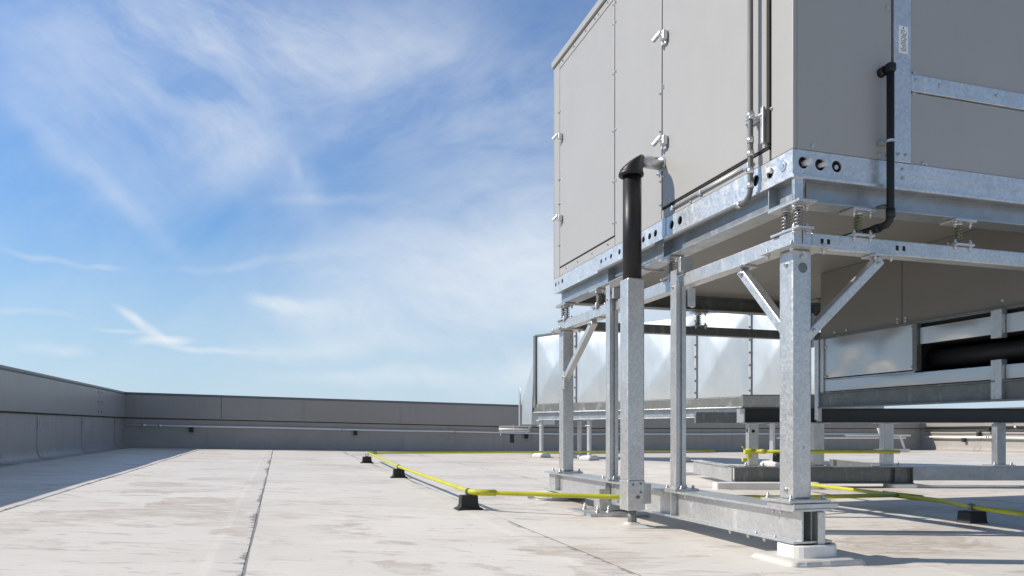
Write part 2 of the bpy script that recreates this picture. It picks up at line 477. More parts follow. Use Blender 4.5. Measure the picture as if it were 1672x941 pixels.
# ------------------------------------------------------------------ air handling unit
u = Thing('air_handling_unit', 'large beige grey rooftop air handling unit with hinged doors raised on steel legs', 'air handler', (0, 0, 2.15))
UL, UB, ZT = 5.2, 3.87, 4.55
core = u.part('casing_core', MB().box(.03, UL, .03, UB - .02, 2.16, ZT, .0), 'gasket')
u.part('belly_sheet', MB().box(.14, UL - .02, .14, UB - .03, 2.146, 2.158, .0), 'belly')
def panel(name, mb, label=None): return u.part(name, mb, 'casing', label=label)
# sunlit long side (faces -a)
door_a = u.part('door', MB().box(-.002, .028, 2.366, 3.684, 2.392, 4.44, .004), 'casing')
panel('side_panel', MB().box(0, .028, 3.698, UB, 2.298, ZT - .03, .004))
panel('side_panel', MB().box(0, .028, 1.530, 2.354, 2.298, ZT - .03, .004))
panel('sill_panel', MB().box(0, .028, 2.360, 3.690, 2.298, 2.378, .004))
panel('top_strip', MB().box(0, .028, 2.360, 3.690, 4.452, ZT - .03, .004))
door_b = u.part('door', MB().box(-.002, .028, .232, 1.508, 2.392, 4.50, .004), 'casing')
panel('sill_panel', MB().box(0, .028, .215, 1.520, 2.298, 2.368, .004))
# corner post panel wraps the near corner
m = MB(); m.box(0, .028, -.0, .198, 2.298, ZT - .03, .006)
panel('corner_panel', m)
# shaded end (faces -b)
panel('end_panel', MB().box(.0283, .692, .0, .028, 2.298, ZT - .03, .003))
panel('end_panel', MB().box(.84, 2.9, .004, .03, 2.838, ZT - .03, .003))
panel('end_panel', MB().box(.84, 2.9, .004, .03, 2.298, 2.728, .003))
panel('end_panel', MB().box(2.92, UL, .004, .03, 2.298, ZT - .03, .003))
u.part('vertical_strip', MB().box(.703, .828, -.010, .03, 2.297, ZT - .03, .003), 'galv_rail')
u.part('cross_strip', MB().box(.832, 2.9, -.007, .03, 2.732, 2.833, .003), 'galv_rail')
panel('rear_panel', MB().box(.0, UL, UB - .02, UB + .004, 2.298, ZT - .03, .003))
# roof cap
cap = u.part('roof_cap', MB().box(-.022, UL + .04, -.022, UB + .014, ZT - .022, ZT + .045, .006), 'casing')
# gasket strip beside the door
u.part('door_gasket', MB().box(-.012, .02, .200, .229, 2.40, 4.5, .004), 'gasket')
# sticker with its rows of print
st = u.part('sticker', MB().box(.735, .803, -.0125, -.0095, 2.945, 3.105, .0), 'sticker')
mk = MB(); random.seed(3)
mk.box(.764, .772, -.0135, -.0124, 3.088, 3.098, 0)
for i in range(13):
    z = 3.080 - i * .0098
    x = .747 + random.random() * .006
    while x < .790:
        w = .003 + random.random() * .006
        if random.random() < .72: mk.box(x, min(x + w, .792), -.0135, -.0124, z - .0045, z, 0)
        x += w + .003
u.part('print', mk, 'ink', st)

# base rail: two plates with punched round holes
def plate_holes(mb, length, z0, z1, holes, t, mapf):
    """a flat plate from 0..length with round holes (pos, z, r): built as strips of quads around each hole"""
    holes = sorted(holes); x = 0
    zc0, zc1 = z0, z1
    n = 20
    def quad(pts):
        A = [mb.bm.verts.new(mapf(p[0], p[1], 0)) for p in pts]; mb.bm.faces.new(A)
    def strip(xa, xb):
        if xb - xa > 1e-5: quad([(xa, z0), (xb, z0), (xb, z1), (xa, z1)])
    for (hx, hz, r) in holes:
        e = r * 1.12
        strip(x, hx - e)
        ring = [(hx + r * math.cos(2 * math.pi * k / n), hz + r * math.sin(2 * math.pi * k / n)) for k in range(n)]
        def edge(k):
            a = 2 * math.pi * k / n; c, s_ = math.cos(a), math.sin(a)
            tx = e / abs(c) if abs(c) > 1e-6 else 1e9
            tz = ((z1 - hz) if s_ > 0 else (hz - z0)) / abs(s_) if abs(s_) > 1e-6 else 1e9
            tt = min(tx, tz); return (hx + c * tt, hz + s_ * tt)
        for k in range(n):
            p, q = edge(k), edge((k + 1) % n)
            pts = [ring[k], p]
            # keep box corners
            for cx_, cz_ in ((hx + e, z1), (hx - e, z1), (hx - e, z0), (hx + e, z0)):
                a0, a1 = 2 * math.pi * k / n, 2 * math.pi * (k + 1) / n
                ac = math.atan2(cz_ - hz, cx_ - hx) % (2 * math.pi)
                if a0 + 1e-6 < ac < a1 - 1e-6: pts.append((cx_, cz_))
            pts += [q, ring[(k + 1) % n]]
            quad(pts)
            i0 = [mb.bm.verts.new(mapf(*ring[k], 0)), mb.bm.verts.new(mapf(*ring[(k + 1) % n], 0)),
                  mb.bm.verts.new(mapf(*ring[(k + 1) % n], t)), mb.bm.verts.new(mapf(*ring[k], t))]
            mb.bm.faces.new(i0)
        x = hx + e
    strip(x, length)
    for (za) in (z0, z1):
        A = [mb.bm.verts.new(mapf(0, za, 0)), mb.bm.verts.new(mapf(length, za, 0)), mb.bm.verts.new(mapf(length, za, t)), mb.bm.verts.new(mapf(0, za, t))]
        mb.bm.faces.new(A)
    return mb
hl = [(3.80, 2.232, .022), (3.71, 2.232, .017), (3.61, 2.232, .024), (2.64, 2.225, .020), (2.54, 2.225, .016), (2.43, 2.225, .022), (2.26, 2.225, .024),
      (1.82, 2.222, .025), (1.715, 2.222, .025), (1.62, 2.222, .027), (1.37, 2.222, .032), (1.25, 2.222, .032), (.347, 2.222, .034), (.204, 2.222, .032)]
mb = plate_holes(MB(), UB + .003, 2.15, 2.293, hl, .012, lambda x, z, t: (-.004 + t, x - .003, z))
rail = u.part('base_rail', mb, 'galv_rail')
hr = [(.071, 2.222, .034), (.184, 2.222, .034), (.300, 2.224, .034)]
mb = plate_holes(MB(), UL, 2.15, 2.293, hr, .012, lambda x, z, t: (x - .0035, -.0035 + t, z))
rail2 = u.part('base_rail', mb, 'galv_rail')
u.part('rail_lining', MB().box(.02, UL, .02, UB - .01, 2.152, 2.292, 0), 'void')
u.part('rail_fold', MB().box(.46, UL, -.008, -.0036, 2.213, 2.217, .001), 'galv_rail', rail2)
# plugs and pipe stubs in the holes
u.part('plug', MB().cyl((.05, .204, 2.232), (-.02, .196, 2.238), .016), 'zinc', rail)
u.part('plug', MB().cyl((-.003, .085, 2.226), (-.010, .085, 2.226), .032, 20).cyl((-.010, .085, 2.226), (-.014, .085, 2.226), .018, 16), 'zinc', rail)
u.part('plug', MB().cyl((.084, .04, 2.224), (.098, -.028, 2.228), .018), 'white', rail2)
u.part('plug', MB().cyl((.188, .05, 2.222), (.212, -.02, 2.230), .014), 'white', rail2)
u.part('plug', MB().cyl((.304, .03, 2.224), (.304, .006, 2.224), .013), 'zinc', rail2)
u.part('hook_plate', MB().box(-.009, -.0036, 1.45, 1.515, 2.165, 2.30, .002), 'galv', rail)
# screws, shared mesh
scr = [(-.001, y, z) for z in (4.40, 4.23, 3.80, 3.30, 2.86, 2.50) for y in (2.385, 2.335)] + \
      [(-.001, y, z) for z in (4.0, 3.3, 3.05, 2.62) for y in (3.71, 3.668)] + \
      [(-.001, 1.545, z) for z in (3.27, 2.98, 2.60, 2.42, 4.1)] + [(-.001, 1.49, z) for z in (3.29, 3.31, 2.62)] + \
      [(-.001, y, 2.345) for y in (2.5, 2.85, 3.2, 3.5)] + [(-.001, y, 4.49) for y in (2.5, 2.7, 2.78, 3.0, 3.3, 3.6)] + \
      [(-.001, .19, 2.60), (-.001, .25, 4.2), (-.001, 1.38, 2.41), (-.001, 1.1, 2.315)]
u.bolts(scr, (-1, 0, 0), r=.0075, h=.007, name='screw')
scr = [(.13, -.001, 2.325), (.66, -.001, 2.325), (.60, -.001, 2.325), (.86, .003, 2.845), (.86, .003, 2.722), (.93, .003, 2.31), (.95, .003, 2.31), (.66, -.001, 3.2),
       (.735, -.011, 2.34), (.79, -.011, 2.34), (.77, -.004, 2.255), (.77, -.004, 2.20), (.735, -.011, 3.3), (.80, -.011, 3.4), (1.05, -.008, 2.79), (1.5, -.008, 2.79), (.87, -.008, 2.80)]
u.bolts(scr, (0, -1, 0), r=.0085, h=.007, name='screw')
# door latches: a base block, a cam and a tilted lever
def latch(parent, y, z, s=1.0):
    m = MB().box(-.046, -.002, y - .10 * s, y - .018 * s, z - .045 * s, z + .055 * s, .010)
    m.box(-.024, -.002, y - .085 * s, y - .035 * s, z - .085 * s, z - .04 * s, .006)
    lt = u.part('latch', m, 'zinc', parent)
    m = MB().bar((-.040, y - .045 * s, z + .055 * s), (-.080, y + .040 * s, z - .022 * s), .040 * s, .036 * s, .006)
    m.cyl((-.005, y - .030 * s, z + .02 * s), (-.062, y - .030 * s, z + .02 * s), .013 * s)
    u.part('latch_lever', m, 'zinc', parent)
    m = MB().box(-.014, -.001, y + .008 * s, y + .028 * s, z - .06 * s, z + .05 * s, .004)
    u.part('strike_plate', m, 'zinc', parent)
for z in (3.655, 2.868): latch(door_b, 1.49, z, .72)
for z in (3.715, 2.877): latch(door_a, 3.66, z, .62)
# drip bar under the near door
db = u.part('drip_bar', MB().cyl((-.012, 1.36, 2.338), (-.012, .36, 2.338), .0085), 'zinc')
u.part('drip_lip', MB().box(-.005, .02, .215, 1.515, 2.371, 2.381, .002), 'gasket')
u.part('bar_clip', MB().box(-.022, .0, .95, .985, 2.322, 2.352, .004), 'zinc', db)
u.part('bar_clip', MB().box(-.022, .0, .40, .45, 2.318, 2.356, .004), 'zinc', db)
u.part('bar_clip', MB().box(-.022, .0, 1.33, 1.365, 2.318, 2.352, .004), 'zinc', db)
u.part('drip_lip', MB().box(-.004, .02, 2.36, 3.69, 2.381, 2.387, .001), 'gasket')

# ------------------------------------------------------------------ conduit down the unit's side
c = Thing('conduit', 'grey vertical conduit clamped beside the door edge, bending under the base rail', 'conduit', (-.055, .32, 2.1))
pts = fillet([(-.055, .325, 4.6), (-.055, .322, 2.095), (-.050, .9, 2.105), (-.040, 2.6, 2.122)], .085, 8)
c.part('tube', MB().tube(pts, .0165, 14), 'conduit_grey')
for z in (2.605, 2.455, 2.375, 2.27, 4.0):
    c.part('coupling', MB().tube([(-.055, .322, z - .018), (-.055, .322, z + .018)], 0.0205 if z != 2.605 else .024, 14), 'zinc')
for z in (2.585, 4.15):
    k = c.part('strut_clamp', MB().box(-.075, -.004, .300, .352, z - .008, z + .008, .003).box(-.016, -.004, .235, .42, z - .018, z + .018, .004), 'zinc')
    c.bolts([(-.018, .40, z), (-.018, .262, z)], (-1, 0, 0), k, .012, .012)
m = MB().box(-.030, -.010, .236, .262, 2.41, 2.63, .004)
c.part('strut', m, 'galv')
c.part('elbow_collar', MB().tube([(-.055, .323, 2.20), (-.055, .323, 2.165)], .021, 14), 'zinc')
c.part('elbow_collar', MB().tube([(-.053, .42, 2.097), (-.053, .46, 2.097)], .021, 14), 'zinc')

# ------------------------------------------------------------------ black pipe on the shaded end
t = Thing('drain_pipe', 'thin black drain pipe standing off the shaded end of the unit', 'drain pipe', (.622, -.06, 1.88))
pts = fillet([(.622, -.065, 2.80), (.622, -.065, 1.905), (.60, .06, 1.895), (.53, .34, 1.885)], .05, 6)
t.part('tube', MB().tube(pts, .0215, 16), 'black')
m = MB().box(.596, .648, -.092, -.035, 2.782, 2.840, .016)
m.cyl((.612, -.04, 2.808), (.612, .004, 2.808), .028, 18)
t.part('elbow_head', m, 'black')
t.part('elbow', MB().tube([(.622, -.065, 1.99), (.622, -.065, 1.94)], .026, 16).tube([(.612, .005, 1.898), (.602, .05, 1.896)], .026, 16), 'black')
t.part('pipe_clamp', MB().ring((.622, -.065, 2.375), (0, 0, 1), .021, .0265, .016).box(.58, .66, -.045, -.002, 2.377, 2.389, .002), 'zinc')
t.part('pipe_clamp', MB().box(.585, .66, -.045, .01, 2.01, 2.022, .002), 'galv_dark')

# ------------------------------------------------------------------ skid frame of steel beams under the unit
sk = Thing('skid_frame', 'upper ring of wide steel I-beams directly under the unit base rail', 'steel frame', (0, 0, 2.0))
def ibeam(mb, axis, lo, hi, c, z0, z1, w=.14, tf=.011, tw=.010):
    bx = (lambda p0, p1, q0, q1, r0, r1: mb.box(q0, q1, p0, p1, r0, r1, .002)) if axis == 'b' else (lambda p0, p1, q0, q1, r0, r1: mb.box(p0, p1, q0, q1, r0, r1, .002))
    bx(lo, hi, c - w / 2, c + w / 2, z1 - tf, z1)
    bx(lo, hi, c - w / 2, c + w / 2, z0, z0 + tf)
    bx(lo, hi, c - tw / 2, c + tw / 2, z0 + tf - .001, z1 - tf + .001)
    return mb
sk.part('beam', ibeam(MB(), 'b', .0, 3.80, .066, 2.0, 2.147), 'galv_smooth')
sk.part('beam', ibeam(MB(), 'a', .138, UL - .05, .066, 2.0, 2.147), 'galv_smooth')
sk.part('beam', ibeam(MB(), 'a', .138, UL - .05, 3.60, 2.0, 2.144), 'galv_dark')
sk.part('beam', ibeam(MB(), 'b', .14, 3.5, 4.9, 2.0, 2.144), 'galv_smooth')
for y in (.0, .22, 1.5, 2.5):
    sk.part('stiffener', MB().box(.001 if y else -.002, .062, y + .0, y + .009, 2.012, 2.136, .001), 'galv_smooth')
sk.part('end_plate', MB().box(-.001, .058, -.012, -.003, 2.004, 2.136, .001), 'galv_rail')
sk.part('edge_angle', MB().box(-.014, UL, -.022, -.006, 2.128, 2.146, .002), 'galv_rail')
sk.part('edge_angle', MB().box(-.014, -.005, -.004, 3.82, 2.132, 2.146, .002), 'galv_rail')

# ------------------------------------------------------------------ support frame: posts, top tubes, braces, base beam
sf = Thing('support_frame', 'galvanised steel support frame of square posts and braces bolted onto a low base beam', 'steel frame', (0, 0, 0))
ZP = 1.728
def tube_rail(a0, a1, b0, b1, material='galv'):
    return sf.part('top_rail', MB().box(a0, a1, b0, b1, 1.742, 1.835, .006), material)
tr1 = tube_rail(.015, .105, .14, 3.78)
tr2 = tube_rail(.14, UL, .015, .105, 'galv_post')
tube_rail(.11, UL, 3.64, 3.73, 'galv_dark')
sf.part('corner_block', MB().box(.005, .062, .0, .13, 1.742, 1.845, .004).box(.068, .128, .0, .13, 1.742, 1.842, .004), 'galv_post')
# dark slots in the end rail
sl = MB()
for x in (.21, .255, .75, .80): sl.box(x - .011, x + .011, .0135, .02, 1.775, 1.805, .004)
sf.part('slot', sl, 'void', tr2)

def square_post(name, a0, a1, b0, b1, z0, z1, material='galv_post', bev=.012):
    return sf.part(name, MB().box(a0, a1, b0, b1, z0, z1, bev), material)
def base_plates(a0, a1, b0, b1, z, parent, lower=True):
    m = MB().box(a0 - .075, a1 + .075, b0 - .07, b1 + .07, z, z + .016, .002)
    p = sf.part('base_plate', m, 'galv', parent)
    sf.bolts([(x, y, z + .016) for x in (a0 - .045, a1 + .045) for y in (b0 - .04, b1 + .04)], (0, 0, 1), p, .012, .016)
    if lower:
        sf.part('shim_plate', MB().box(a0 - .06, a1 + .11, b0 - .085, b1 + .03, z - .030, z - .003, .002), 'galv', parent)
    return p
def cap_plates(a0, a1, b0, b1, parent, ext=.075):
    p = sf.part('cap_plate', MB().box(a0 - ext, a1 + ext, b0 - ext, b1 + ext, ZP, ZP + .013, .002), 'galv', parent)
    sf.bolts([(x, y, ZP) for x in (a0 - ext * .6, a1 + ext * .6) for y in (b0 - ext * .6, b1 + ext * .6)], (0, 0, -1), p, .012, .016)
    sf.bolts([(a0 - ext * .6, b1 + ext * .6, ZP + .013), (a0 - ext * .6, b0 - ext * .6, ZP + .013), (a1 + ext * .6, b0 - ext * .6, ZP + .013)], (0, 0, 1), p, .011, .012)
    return p
# main corner post
BZ = .262          # top of base beam
mp = square_post('post', .0, .126, .0, .126, BZ + .046, ZP)
base_plates(.0, .126, .0, .126, BZ + .030, mp)
cap_plates(.0, .126, .0, .126, mp)
sf.bolts([(-.001, .06, 1.65), (-.001, .062, .36)], (-1, 0, 0), mp, .011, .01)
sf.part('weld_scar', MB().cyl((.066, -.0015, 1.625), (.066, .004, 1.625), .030, 18), 'galv_dark', mp)
sf.bolts([(.066, -.002, 1.69)], (0, -1, 0), mp, .014, .01)
# channel posts part way along: C section opening toward the near end
def channel_post(b0, ztop, a0=-.035, w=.085):
    m = MB().box(a0, a0 + .008, b0, b0 + w, BZ + .016, ztop, .002)
    m.box(a0 + .0085, a0 + w, b0 + .022, b0 + .032, BZ + .016, ztop - .08, .002)
    m.box(a0 + w - .034, a0 + w, b0 + .006, b0 + .021, BZ + .016, ztop - .08, .003)
    m.box(a0 + .0085, a0 + .026, b0 + .001, b0 + .021, BZ + .016, ztop - .08, .003)
    p = sf.part('post', m, 'galv')
    base = sf.part('base_plate', MB().box(a0 - .035, a0 + w + .075, b0 - .045, b0 + w + .04, BZ, BZ + .016, .002), 'galv', p)
    sf.bolts([(a0 + .03, b0 - .022, BZ + .016), (a0 + w + .04, b0 - .022, BZ + .016), (a0 + w + .04, b0 + w, BZ + .016), (a0 - .016, b0 + w + .015, BZ + .016)], (0, 0, 1), base, .011, .014)
    sf.bolts([(a0 - .001, b0 + .05, ztop - .12)], (-1, 0, 0), p, .009, .008)
    return p
p2 = channel_post(1.245, 1.865)
sf.part('clip_angle', MB().box(.055, .118, 1.235, 1.243, 1.60, 1.735, .003).box(.11, .12, 1.245, 1.29, 1.60, 1.735, .003), 'galv_rail', p2)
sf.part('clip_angle', MB().box(-.02, .08, 1.21, 1.242, 1.842, 1.95, .004), 'galv', p2)
p3 = channel_post(2.385, 1.965)
sf.part('clip_angle', MB().box(-.02, .07, 2.34, 2.38, 1.842, 1.93, .004), 'galv', p3)
# far corner post
fp = square_post('post', .0, .12, 3.60, 3.72, BZ + .02, ZP, 'galv_post')
base_plates(.0, .12, 3.60, 3.72, BZ, fp, False)
cap_plates(.0, .12, 3.60, 3.72, fp)
# rear posts hidden mostly behind the duct
rp = square_post('post', 4.2, 4.32, .0, .12, BZ + .046, ZP)
# braces
def brace(p, q, material='galv_post'):
    m = MB().bar(p, q, .055, .062, .006, up=(1, 0, 0) if abs(p[0] - q[0]) < .05 else (0, 1, 0))
    b = sf.part('brace', m, material)
    return b
b1 = brace((.105, .030, 1.235), (.625, .030, 1.710))
sf.bolts([(.60, .0, 1.685), (.145, .0, 1.272)], (0, -1, 0), b1, .014, .012)
sf.part('gusset', MB().box(.128, .150, .005, .125, 1.175, 1.37, .003), 'galv_dark', b1)
sf.part('gusset', MB().box(.56, .70, -.02, .10, 1.729, 1.7405, .002), 'galv', b1)
sf.bolts([(.575, .0, 1.729), (.69, .0, 1.729)], (0, 0, -1), b1, .011, .014)
b2 = brace((.045, .10, 1.265), (.045, .545, 1.712))
sf.bolts([(.012, .52, 1.690)], (-1, 0, 0), b2, .014, .012)
sf.part('gusset', MB().box(-.02, .11, .48, .63, 1.729, 1.7405, .002), 'galv', b2)
b3 = brace((.018, 3.585, 1.215), (.018, 2.84, 1.712), 'galv')
sf.bolts([(-.016, 2.87, 1.694), (-.016, 3.55, 1.24)], (-1, 0, 0), b3, .012, .012)
sf.part('gusset', MB().box(-.03, .10, 2.74, 2.92, 1.729, 1.7405, .002), 'galv', b3)
sf.part('gusset', MB().box(-.018, .003, 3.52, 3.62, 1.12, 1.30, .003), 'galv', b3)
# base beam
bb = MB()
bb.box(-.07, .19, -.092, 3.98, BZ - .014, BZ, .002)
bb.box(-.07, .19, -.092, 3.98, .070, .084, .002)
bb.box(-.012, .0, -.090, 3.975, .083, BZ - .013, .001)
base_beam = sf.part('base_beam', bb, 'galv')
for y in (1.27, 2.42, 3.66): sf.part('stiffener', MB().box(-.062, -.0125, y, y + .011, .085, BZ - .0145, .001), 'galv', base_beam)
sf.part('end_stub', MB().box(.085, .135, -.105, -.05, -.02, BZ - .015, .006), 'galv_post', base_beam)
sf.part('end_plate', MB().box(.05, .062, -.085, .0, .085, BZ - .0145, .001), 'galv_dark', base_beam)
sf.bolts([(-.045, y, .070) for y in (.2, .36, .55)], (0, 0, -1), base_beam, .011, .014)
sf.bolts([(-.045, y, .084) for y in (.10, .28)], (0, 0, 1), base_beam, .009, .006)
sf.bolts([(-.045, y, BZ - .014) for y in (.05, .12, 1.10, 1.42, 2.3)], (0, 0, -1), base_beam, .010, .016)
# second base beam on the far side
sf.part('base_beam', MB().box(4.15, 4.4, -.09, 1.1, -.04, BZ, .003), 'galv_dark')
# stub foot under the beam near the middle
ft = sf.part('foot', MB().box(-.17, -.082, 2.30, 2.31, .012, .20, .003).box(-.17, -.162, 2.311, 2.42, .012, .20, .003).box(-.075, .1, 2.28, 2.44, .012, .069, .003).box(-.33, .22, 2.12, 2.62, -.02, .011, .003), 'galv')
sf.bolts([(-.22, 2.22, .011), (-.22, 2.5, .011), (-.12, 2.22, .011)], (0, 0, 1), ft, .016, .03)

# ------------------------------------------------------------------ spring isolators
def isolator(label, a, b, twin=False, along='a', coil='spring_green', w=.15):
    t = Thing('spring_isolator', label, 'vibration isolator', (a, b, 1.837), UNIT, 'spring isolators between the two steel frames')
    z0, z1 = 1.837, 1.998
    k = .5
    lx, ly = (w / 2, .055) if along == 'a' else (.055, w / 2)
    lo = t.part('bottom_plate', MB().box(a - lx, a + lx, b - ly, b + ly, z0, z0 + .013, .002), 'galv')
    up = t.part('top_plate', MB().box(a - lx * 1.12, a + lx * 1.12, b - ly * 1.12, b + ly * 1.12, z1 - .015, z1, .002), 'galv')
    cs = [(a, b)] if not twin else ([(a - .045, b), (a + .045, b)] if along == 'a' else [(a, b - .055), (a, b + .055)])
    for i, (x, y) in enumerate(cs):
        turns, n = 6.5, 84
        pts = [(x + .021 * math.cos(2 * math.pi * turns * q / n), y + .021 * math.sin(2 * math.pi * turns * q / n), z0 + .014 + (z1 - z0 - .034) * q / n) for q in range(n + 1)]
        t.part('coil', MB().tube(pts, .0052, 7), coil)
        t.part('threaded_rod', MB().cyl((x, y, z0 + .008), (x, y, z1 - .008), .0085, 10), 'spring_grey')
        t.part('spring_cup', MB().cyl((x, y, z1 - .028), (x, y, z1 - .012), .027, 16), 'galv')
    ox, oy = lx * .78, ly * .6
    t.bolts([(a - ox, b - oy, z1 - .015), (a + ox, b - oy, z1 - .015)], (0, 0, -1), up, .011, .018)
    t.bolts([(a - ox, b - oy, z0 + .010), (a + ox, b - oy, z0 + .013)], (0, 0, 1), lo, .011, .016)
    t.bolts([(a - ox, b - oy, z0), (a + ox, b - oy, z0)], (0, 0, -1), lo, .011, .016)
    return t
isolator('twin coil isolator with dark springs on top of the big corner post', .050, .075, True, 'b', 'spring_grey', .25)
isolator('green coil isolator beside the thin black drain pipe', .49, .045, False, 'a')
isolator('green coil isolator right of the black drain pipe, out along the end rail', 1.25, .045, False, 'a')
isolator('isolator on the sunlit side rail just behind the channel post nearest the corner', .045, 1.46, False, 'b', 'spring_grey')
isolator('isolator on the sunlit side rail left of the tall grey vent post', .045, 2.80, False, 'b', 'spring_grey')
isolator('twin coil isolator on top of the leftmost support post', .050, 3.66, True, 'b', 'spring_grey', .25)
isolator('isolator on the dark rear rail seen in the gap under the unit', 1.62, 3.66, False, 'a')

# ------------------------------------------------------------------ black and grey vent post beside the unit
v = Thing('vent_pipe', 'tall vent post, black above and galvanised below, hooked to the unit side', 'vent pipe', (-.25, 1.52, .14))
va, vb, hw = -.25, 1.52, .069
v.part('lower_tube', MB().box(va - hw, va + hw, vb - hw, vb + hw, .33, 1.83, .010), 'galv_post')
v.part('sleeve', MB().box(va - hw - .003, va + hw + .003, vb - hw - .003, vb + hw + .003, .105, .332, .010), 'galv_post')
v.bolts([(va - .028, vb - hw - .003, .30), (va + .035, vb - hw - .003, .305), (va + .035, vb - hw - .003, .24)], (0, -1, 0), r=.008, h=.006, material='galv_dark', washer=False)
v.bolts([(va + .012, vb - hw - .003, .205)], (0, -1, 0), r=.014, h=.008, material='galv_dark', washer=False)
v.part('side_plate', MB().box(va + hw + .004, va + hw + .075, vb - .03, vb - .018, .15, .30, .002), 'galv')
m = MB(); loft(m, [[(x, y, z) for x, y in rr_poly(va, vb, hw - .002, hw - .002, .058, 8)] for z in (1.831, 2.62)])
v.part('upper_tube', m, 'black', smooth=True)
# mitred elbow hood leaning over to the wall
hood = MB(); rows = []
def hood_loop(r, zf):
    return [(va - .008 + r * math.cos(t_), vb + r * math.sin(t_), zf(r * math.cos(t_))) for t_ in [2 * math.pi * k / 28 for k in range(28)]]
R0 = .088
slant = lambda x, q=1.0: 2.640 + .135 * ((x + R0) / (2 * R0)) ** .9 * q
rows = [hood_loop(.074, lambda x: 2.604), hood_loop(R0 - .004, lambda x: 2.600), hood_loop(R0 + .006, lambda x: 2.606), hood_loop(R0 + .006, lambda x: 2.626), hood_loop(R0, lambda x: 2.634)]
rows += [hood_loop(R0, lambda x: slant(x) - .012), hood_loop(R0 - .005, lambda x: slant(x)), hood_loop(R0 - .018, lambda x: slant(x) + .007), hood_loop(R0 - .05, lambda x: slant(x) + .012), hood_loop(.01, lambda x: slant(x) + .014)]
loft(hood, rows)
v.part('elbow_hood', hood, 'black', smooth=True)
v.part('wall_stub', MB().cyl((va + .07, vb, 2.728), (-.012, vb, 2.722), .047, 24), 'galv')
fl = v.part('wall_flange', MB().ring((-.003, vb, 2.722), (-1, 0, 0), .046, .062, .010, 24), 'zinc')
v.bolts([(-.012, vb + .05, 2.77), (-.012, vb - .058, 2.69), (-.012, vb + .045, 2.66)], (-1, 0, 0), fl, .009, .008)
v.part('pipe_clamp', MB().box(va + hw - .006, va + hw + .03, vb - .02, vb + .02, 1.905, 1.935, .004).box(va + hw + .02, .03, vb + .02, vb + .03, 1.91, 1.93, .003), 'zinc')
m = MB().tube([(va, vb, -.02), (va, vb, .11)], .034, 16)
v.part('foot_sleeve', m, 'galv_dark')
zr = roof_z(*U(va, vb).xy); m = MB()
loft(m, [[(x, y, zr + h) for x, y in rr_poly(va, vb, q, q, q * .45)] for q, h in ((.17, -.02), (.15, .004), (.10, .009), (.060, .018), (.045, .030), (.038, .034))])
v.part('roof_boot', m, 'flashing')

# ------------------------------------------------------------------ pads
def pad(label, a, b, hx, hy, h, r, z, frame=UNIT, skirt=True, rim=True):
    t = Thing('roof_pad', label, 'roof pad', (a, b, z), frame)
    lv = lambda hx_, hy_, r_, zz: [(x, y, zz) for x, y in rr_poly(a, b, hx_, hy_, r_)]
    m = MB()
    loft(m, [lv(hx, hy, r, z - .02), lv(hx, hy, r, z + h - .006), lv(hx - .005, hy - .005, r - .003, z + h), lv(hx - .025, hy - .025, max(.01, r - .02), z + h), lv(hx - .027, hy - .027, max(.01, r - .02), z + h - .02)] if rim else
            [lv(hx, hy, r, z - .02), lv(hx, hy, r, z + h - .006), lv(hx - .006, hy - .006, max(.005, r - .006), z + h)])
    t.part('pad_body', m, 'white')
    if skirt:
        m = MB()
        lv2 = lambda g, zz, am: [(x + am * mnoise.noise(Vector((x * 9, y * 9, 1))), y + am * mnoise.noise(Vector((x * 9, y * 9, 5))), zz + am * .12 * mnoise.noise(Vector((x * 14, y * 14, 8)))) for x, y in sub_poly(rr_poly(a, b, hx + g, hy + g * .8, .035))]
        loft(m, [lv2(.095, z - .02, .022), lv2(.088, z + .010, .020), lv2(.078, z + .026, .014), lv2(.06, z + .033, .008)])
        t.part('flashing_sheet', m, 'flashing')
    return t
pad('white rounded pad under the near end of the base beam', .075, -.02, .155, .122, .100, .10, -.036)
t = pad('round white pad under the far left end of the base beam', -.02, 3.74, .23, .23, .068, .22, -.014, rim=False, skirt=False)
t.part('dark_ring', MB().cyl((-.02, 3.74, -.03), (-.02, 3.74, .010), .30, 32), 'galv_dark')  # flat dark disc, wider than the pad, showing as a ring around it

# ------------------------------------------------------------------ hanging plenum box and duct under the unit
pl = Thing('plenum_box', 'beige sheet metal plenum hanging under the belly of the unit', 'plenum', (2.0, .2, 1.55))
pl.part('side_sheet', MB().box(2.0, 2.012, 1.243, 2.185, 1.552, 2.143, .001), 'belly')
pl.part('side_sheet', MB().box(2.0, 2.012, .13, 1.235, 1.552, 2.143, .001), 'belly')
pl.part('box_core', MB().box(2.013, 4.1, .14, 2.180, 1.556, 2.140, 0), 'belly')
pl.part('bottom_flange', MB().box(1.985, 4.1, .12, 2.20, 1.537, 1.553, .001), 'galv_dark')
pl.part('ledge', MB().box(1.96, 2.0, 2.187, 2.33, 1.90, 1.925, .001), 'belly')
pl.bolts([(1.998, y, z) for y in (1.20, 1.28) for z in (1.60, 1.572)] + [(1.998, .36, 1.60), (1.998, 2.0, 1.585), (1.998, 1.85, 1.585), (1.998, .8, 2.1)], (-1, 0, 0), r=.008, h=.007, name='screw')

